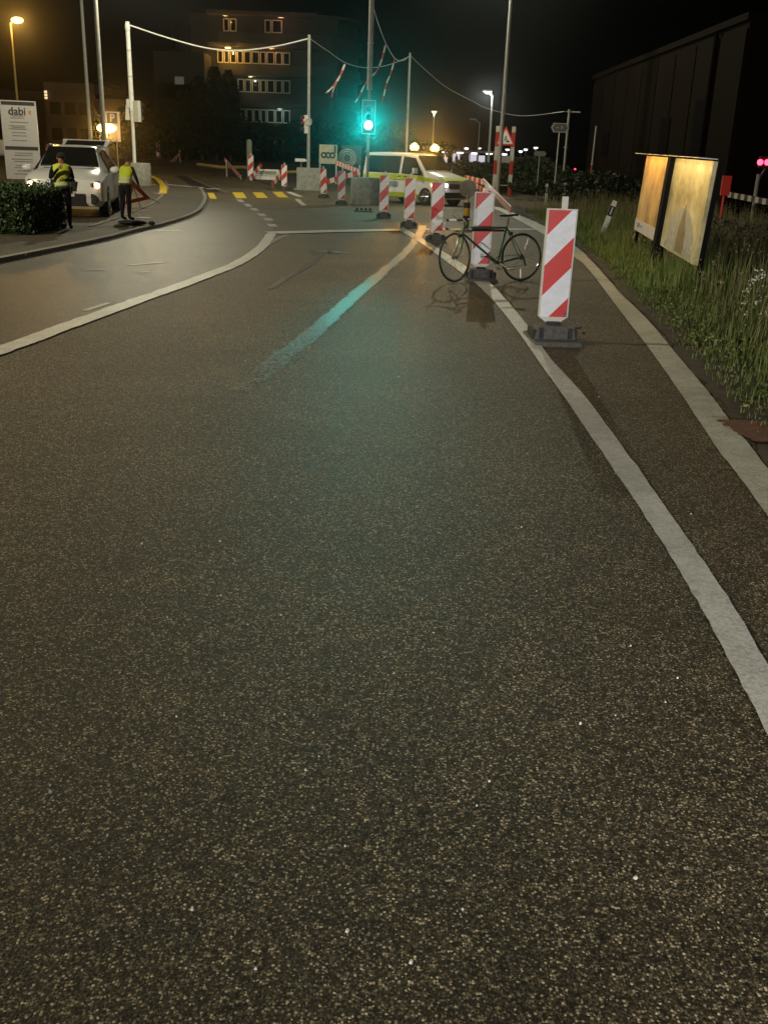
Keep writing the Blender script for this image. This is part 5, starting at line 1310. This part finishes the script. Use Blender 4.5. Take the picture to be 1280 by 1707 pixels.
# curved stair tower at the left end of the front
MB().cyl((X0 + .6, 5, 0), (X0 + .6, 5, top * .93), 3.4, n=28).build('stair_tower', 'facade', bld, True)
MB().cyl((X1 - 3.0, 6.3, 0), (X1 - 3.0, 6.3, top * .97), 5.0, n=36).build('rounded_end', 'facade', bld, True)
us = [[372, 383, 395, None, 440, 452, 470], [361, 372, 382, 394, 405, 418, 432, 443, 457, 470, 483], [394, 406, 418, 432, 443, 457, 470, 483], [398, 408, 420, 432, 443, 457, 470, 483], [398, 408, 420, 432, 443, 457, 470, 483]]
for ri, (va, vb) in enumerate(rowsB):
    z1, z0 = bz_(va), bz_(vb)
    xa = (bx(355 if ri != 2 and ri < 3 else 390) - bx(415)); xb = bx(520) - bx(415)
    MB().box(((xa + xb) / 2, .45, z1 + .45), (xb - xa + .8, 1.7, .35)).build('eave_slab', 'band', bld)
    MB().box(((X0 + X1) / 2 + 1.2, .75, z0 - .65), (X1 - X0 - 3.5, .6, 1.1)).build('parapet', 'band', bld)
    MB().cyl((X1 - 3.0, 6.0, z1 + .30), (X1 - 3.0, 6.0, z1 + .60), 5.6, n=40).build('eave_slab', 'band', bld, True); MB().cyl((X1 - 3.0, 6.1, z0 - 1.19), (X1 - 3.0, 6.1, z0 - .12), 5.3, n=40).build('parapet', 'band', bld, True)
    row = us[ri]
    for a, b in zip(row[:-1], row[1:]):
        if a is None or b is None: continue
        xl, xr = bx(a) - bx(415) + .05, bx(b) - bx(415) - .05; fb = MB(); th = .085
        fb.box((xl + th / 2, .82, (z0 + z1) / 2), (th, .16, z1 - z0)); fb.box((xr - th / 2, .82, (z0 + z1) / 2), (th, .16, z1 - z0))
        fb.box(((xl + xr) / 2, .82, z1 - th / 2), (xr - xl - 2 * th, .15, th)); fb.box(((xl + xr) / 2, .80, z0 + th / 2), (xr - xl - 2 * th, .2, th))
        fr = fb.build('window', 'winframe', bld)
        MB().box(((xl + xr) / 2, .88, (z0 + z1) / 2), (xr - xl - 2 * th, .04, z1 - z0 - 2 * th)).build('pane', 'glass', fr)
for u, v, e, c in ((382, 79, 200, (1, .5, .1)), (378, 26, 20, (1, .5, .15)), (470, 29, 25, (1, .4, .25)), (468, 180, 30, (.6, .9, .9)), (420, 127, 25, (1, .8, .5)), (455, 80, 35, (1, .45, .2))):
    p = Vector((W(u, v, YB).x, YB - .75, W(u, v + 3, YB).z))
    fx = MB().box(tuple(p - bld.location + Vector((0, 0, .05))), (.5, .12, .06)).build('facade_lamp', M['e_orange2'] if e > 60 else 'greypole', bld)
    l_ = lamp('POINT', p - Vector((0, .15, .12)), e, c, .05, parent=bld)
for u, v in ((285, 140), (290, 193)):
    p = W(u, v, 100); t = thing('lit_window_house', 'dim house wall with a lit window behind the poplars' if v < 150 else 'low house wall with a bright window behind the poplars', 'house', Vector((p.x, 104, zt(104))))
    MB().box((0, 2, (p.z + 2) / 2), (5, 4, p.z + 2.0)).build('wall', 'facade', t); MB().box((0, -.03, p.z - 1.2 + .6), (.9, .06, .7)).build('window', M['e_dim'], t)
# right brown building
c1 = W(1226, 200, 38); c2 = W(985, 200, 64); hB = W(1226, 32, 38).z
d_ = (c2.xy - c1.xy); LB = d_.length; rzb = math.atan2(d_.y, d_.x)
bb2 = thing('brown_building', 'large dark brown windowless hall behind the billboard', 'building', Vector((c1.x, c1.y, 0)), rzb)
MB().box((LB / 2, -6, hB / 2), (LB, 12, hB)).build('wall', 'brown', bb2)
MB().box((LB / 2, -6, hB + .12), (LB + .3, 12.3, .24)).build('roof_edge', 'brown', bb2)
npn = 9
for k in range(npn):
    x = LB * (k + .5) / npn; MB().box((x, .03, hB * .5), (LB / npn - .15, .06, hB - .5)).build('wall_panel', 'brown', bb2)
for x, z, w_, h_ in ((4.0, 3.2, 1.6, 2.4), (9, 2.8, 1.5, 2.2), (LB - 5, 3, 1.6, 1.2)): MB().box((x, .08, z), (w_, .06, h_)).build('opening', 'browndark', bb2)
MB().cyl((3.1, .15, 0), (3.1, .15, hB), .09, n=8).build('downpipe', 'browndark', bb2)
# low houses far left
for u0, u1, vt, Y, lab in ((78, 160, 138, 100, 'low brownish house behind the tall masts at left'), (-60, 80, 150, 120, 'dark low building at the far left edge behind the sign'), (168, 208, 165, 90, 'narrow brown wall behind the parking sign')):
    xa, xb = W(u0, 200, Y).x, W(u1, 200, Y).x; gz_ = zt(Y); H = W((u0 + u1) / 2, vt, Y).z - gz_
    t = thing('low_house', lab, 'house', Vector(((xa + xb) / 2, Y, gz_)))
    MB().box((0, 4, H / 2), (xb - xa, 8, H)).build('wall', 'lowhouse', t); MB().box((0, 4, H + .15), (xb - xa + .6, 8.6, .3)).build('roof', 'browndark', t)
    for k in range(3):
        for zf in (.3, .65): f = MB().box(((k - 1) * (xb - xa) / 3.4, -.04, H * zf), (1.0, .06, 1.1)).build('window', 'browndark', t)
t = bpy.data.objects['low_house']; p = W(77, 158, 99.8)
for dv in (-5, 0, 5): MB().box((p.x - t.location.x, -.2, W(77, 158 + dv, 99.8).z - t.location.z), (.25, .1, .2)).build('lit_pane', M['e_win'], t)
# passing lights at left edge
t = thing('distant_car', 'blurred red and white car light at the far left edge', 'car', G(-20, 275) + Vector((0, 12, 0))); t.location = Vector((W(2, 245, 80).x, 80, zt(80)))
loft([(2.1, .3, .6, .7, .8, .7), (1.2, .25, .8, .9, .85, .75), (.5, .25, .85, 1.4, .85, .6), (-1, .25, .85, 1.42, .85, .6), (-2.1, .35, .7, .8, .8, .7)], 'body', 'carwhite', t)
for y in (-.6, .6): MB().ell((2.1, y, .65), (.06, .12, .08)).build('headlight', 'e_white', t)

# ------------------------------------------------------------------ station platform far right
YS = 120.0; sx0, sx1 = W(733, 260, YS).x, W(832, 260, YS).x; gz = zt(YS)
st_ = thing('station_platform', 'brightly lit station platform shelter in the far distance', 'station', Vector((sx0, YS, gz)))
Ls = sx1 - sx0; zr = W(780, 254, YS).z - gz; zf = W(780, 276, YS).z - gz
MB().box((Ls / 2, 1, zr + .1), (Ls + 1, 4, .2)).build('roof', 'greypole', st_)
MB().box((Ls / 2, 1, max(zf - .3, .2) / 2), (Ls, 4, max(zf - .3, .2))).build('platform', 'concrete', st_)
k = 0; x = 0
while x < Ls - .3:
    wd = random.choice((.5, .8, 1.0, 1.3)); 
    if random.random() < .72: MB().box((x + wd / 2, 2.0, (zf + zr) / 2), (wd * .9, .05, (zr - zf) * random.uniform(.6, .95))).build('lit_panel', 'e_wall', st_)
    MB().box((x, .2, (zf + zr) / 2), (.08, .08, zr - zf + .6)).build('post', 'blackp', st_); x += wd
for i in range(5): MB().box((i * 1.7 + .6, -.6, zr - .1), (.7, .2, .08)).build('roof_lamp', M['e_white'], st_)
for i in range(4):
    J = base_pose(); q = W(750 + i * 9 + random.uniform(-2, 2), 270, YS - 1)
    person(('person in red standing on the lit platform', 'dark figure beside the person in red on the platform', 'third dark figure from the left on the platform', 'rightmost dark figure on the platform')[i], Vector((q.x, YS - 1, gz + max(zf - .3, .2))), R(40 * i), J, RAD, EDG, scale=.8, vest=False, cap='hair', small=True)
MB().box((-.1, 0, 0), (.01, .01, .01))
# row of small lights left of platform (over the van)
t = thing('light_row', 'short row of white lights just right of the van roof', 'lamp row', Vector((W(729, 262, 110).x, 110, zt(110))))
zz = W(729, 247, 110).z - zt(110); MB().box((0, 0, zz + .12), (1.4, .1, .08)).cyl((0, 0, 0), (0, 0, zz), .05).build('beam', 'greypole', t)
for i in range(4): MB().ell((-.5 + i * .33, 0, zz), (.12, .1, .14)).build('lamp', M['e_white'], t)
# red taillights / signal specks at right distance
for u, v, Y, lab in ((958, 282, 90, 'tiny red light beside the red and white post'), (1283, 409, 20, 'small red reflector low at the right edge')):
    p = W(u, v, Y); t = thing('marker_light', lab, 'light', Vector((p.x, Y, zt(Y))))
    MB().cyl((0, 0, 0), (0, 0, p.z - zt(Y)), .02).build('stake', 'greypole', t); MB().ell((0, 0, p.z - zt(Y)), (.07 if Y > 50 else .02,) * 3).build('lamp', 'e_red', t)
p = W(900, 284, 100); t = thing('distant_wall', 'pale strip of wall glowing as if lit, far beyond the verge', 'wall', Vector((p.x, 100, zt(100)))); MB().box((0, 0, p.z - zt(100)), (2.0, .2, .25)).build('strip', mat('glowing_wall', (.4, .3, .2), .8, emit=(1, .6, .35), estr=.5), t); MB().box((0, .1, (p.z - zt(100)) / 2), (2.2, .2, p.z - zt(100))).build('wall', 'brown', t)  # light on the wall strip is put in as emission

# ------------------------------------------------------------------ lights of the signals
ql = Vector((g3.x, g3.y - .36, g3.z + 1 + zg))
lamp('SPOT', ql + Vector((0, -.05, 0)), 2900, (.0, 1.0, .93), .12, to=(0, 0, 2.1), cone=11, blend=.7)
lamp('SPOT', ql + Vector((0, -.06, 0)), 60, (.0, 1.0, .74), .12, to=(0, 2, 3.0), cone=110, blend=.5)

# ------------------------------------------------------------------ haze
HZD = 0.00038  # thin air volume added; its glow stands in for lens bloom
hm = bpy.data.materials.new('bloom_haze'); hm.use_nodes = True; nt = hm.node_tree; nt.nodes.clear()
out = nt.nodes.new('ShaderNodeOutputMaterial'); pv = nt.nodes.new('ShaderNodeVolumePrincipled')
pv.inputs['Density'].default_value = HZD; pv.inputs['Anisotropy'].default_value = .965; pv.inputs['Color'].default_value = (.75, .78, .78, 1); nt.links.new(pv.outputs[0], out.inputs['Volume'])
hz = MB().box((0, 60, 9.5), (190, 190, 22)).build('bloom_haze', hm); hz['kind'] = 'stuff'; hz['label'] = 'thin air volume added to spread a bloom round the lamps'
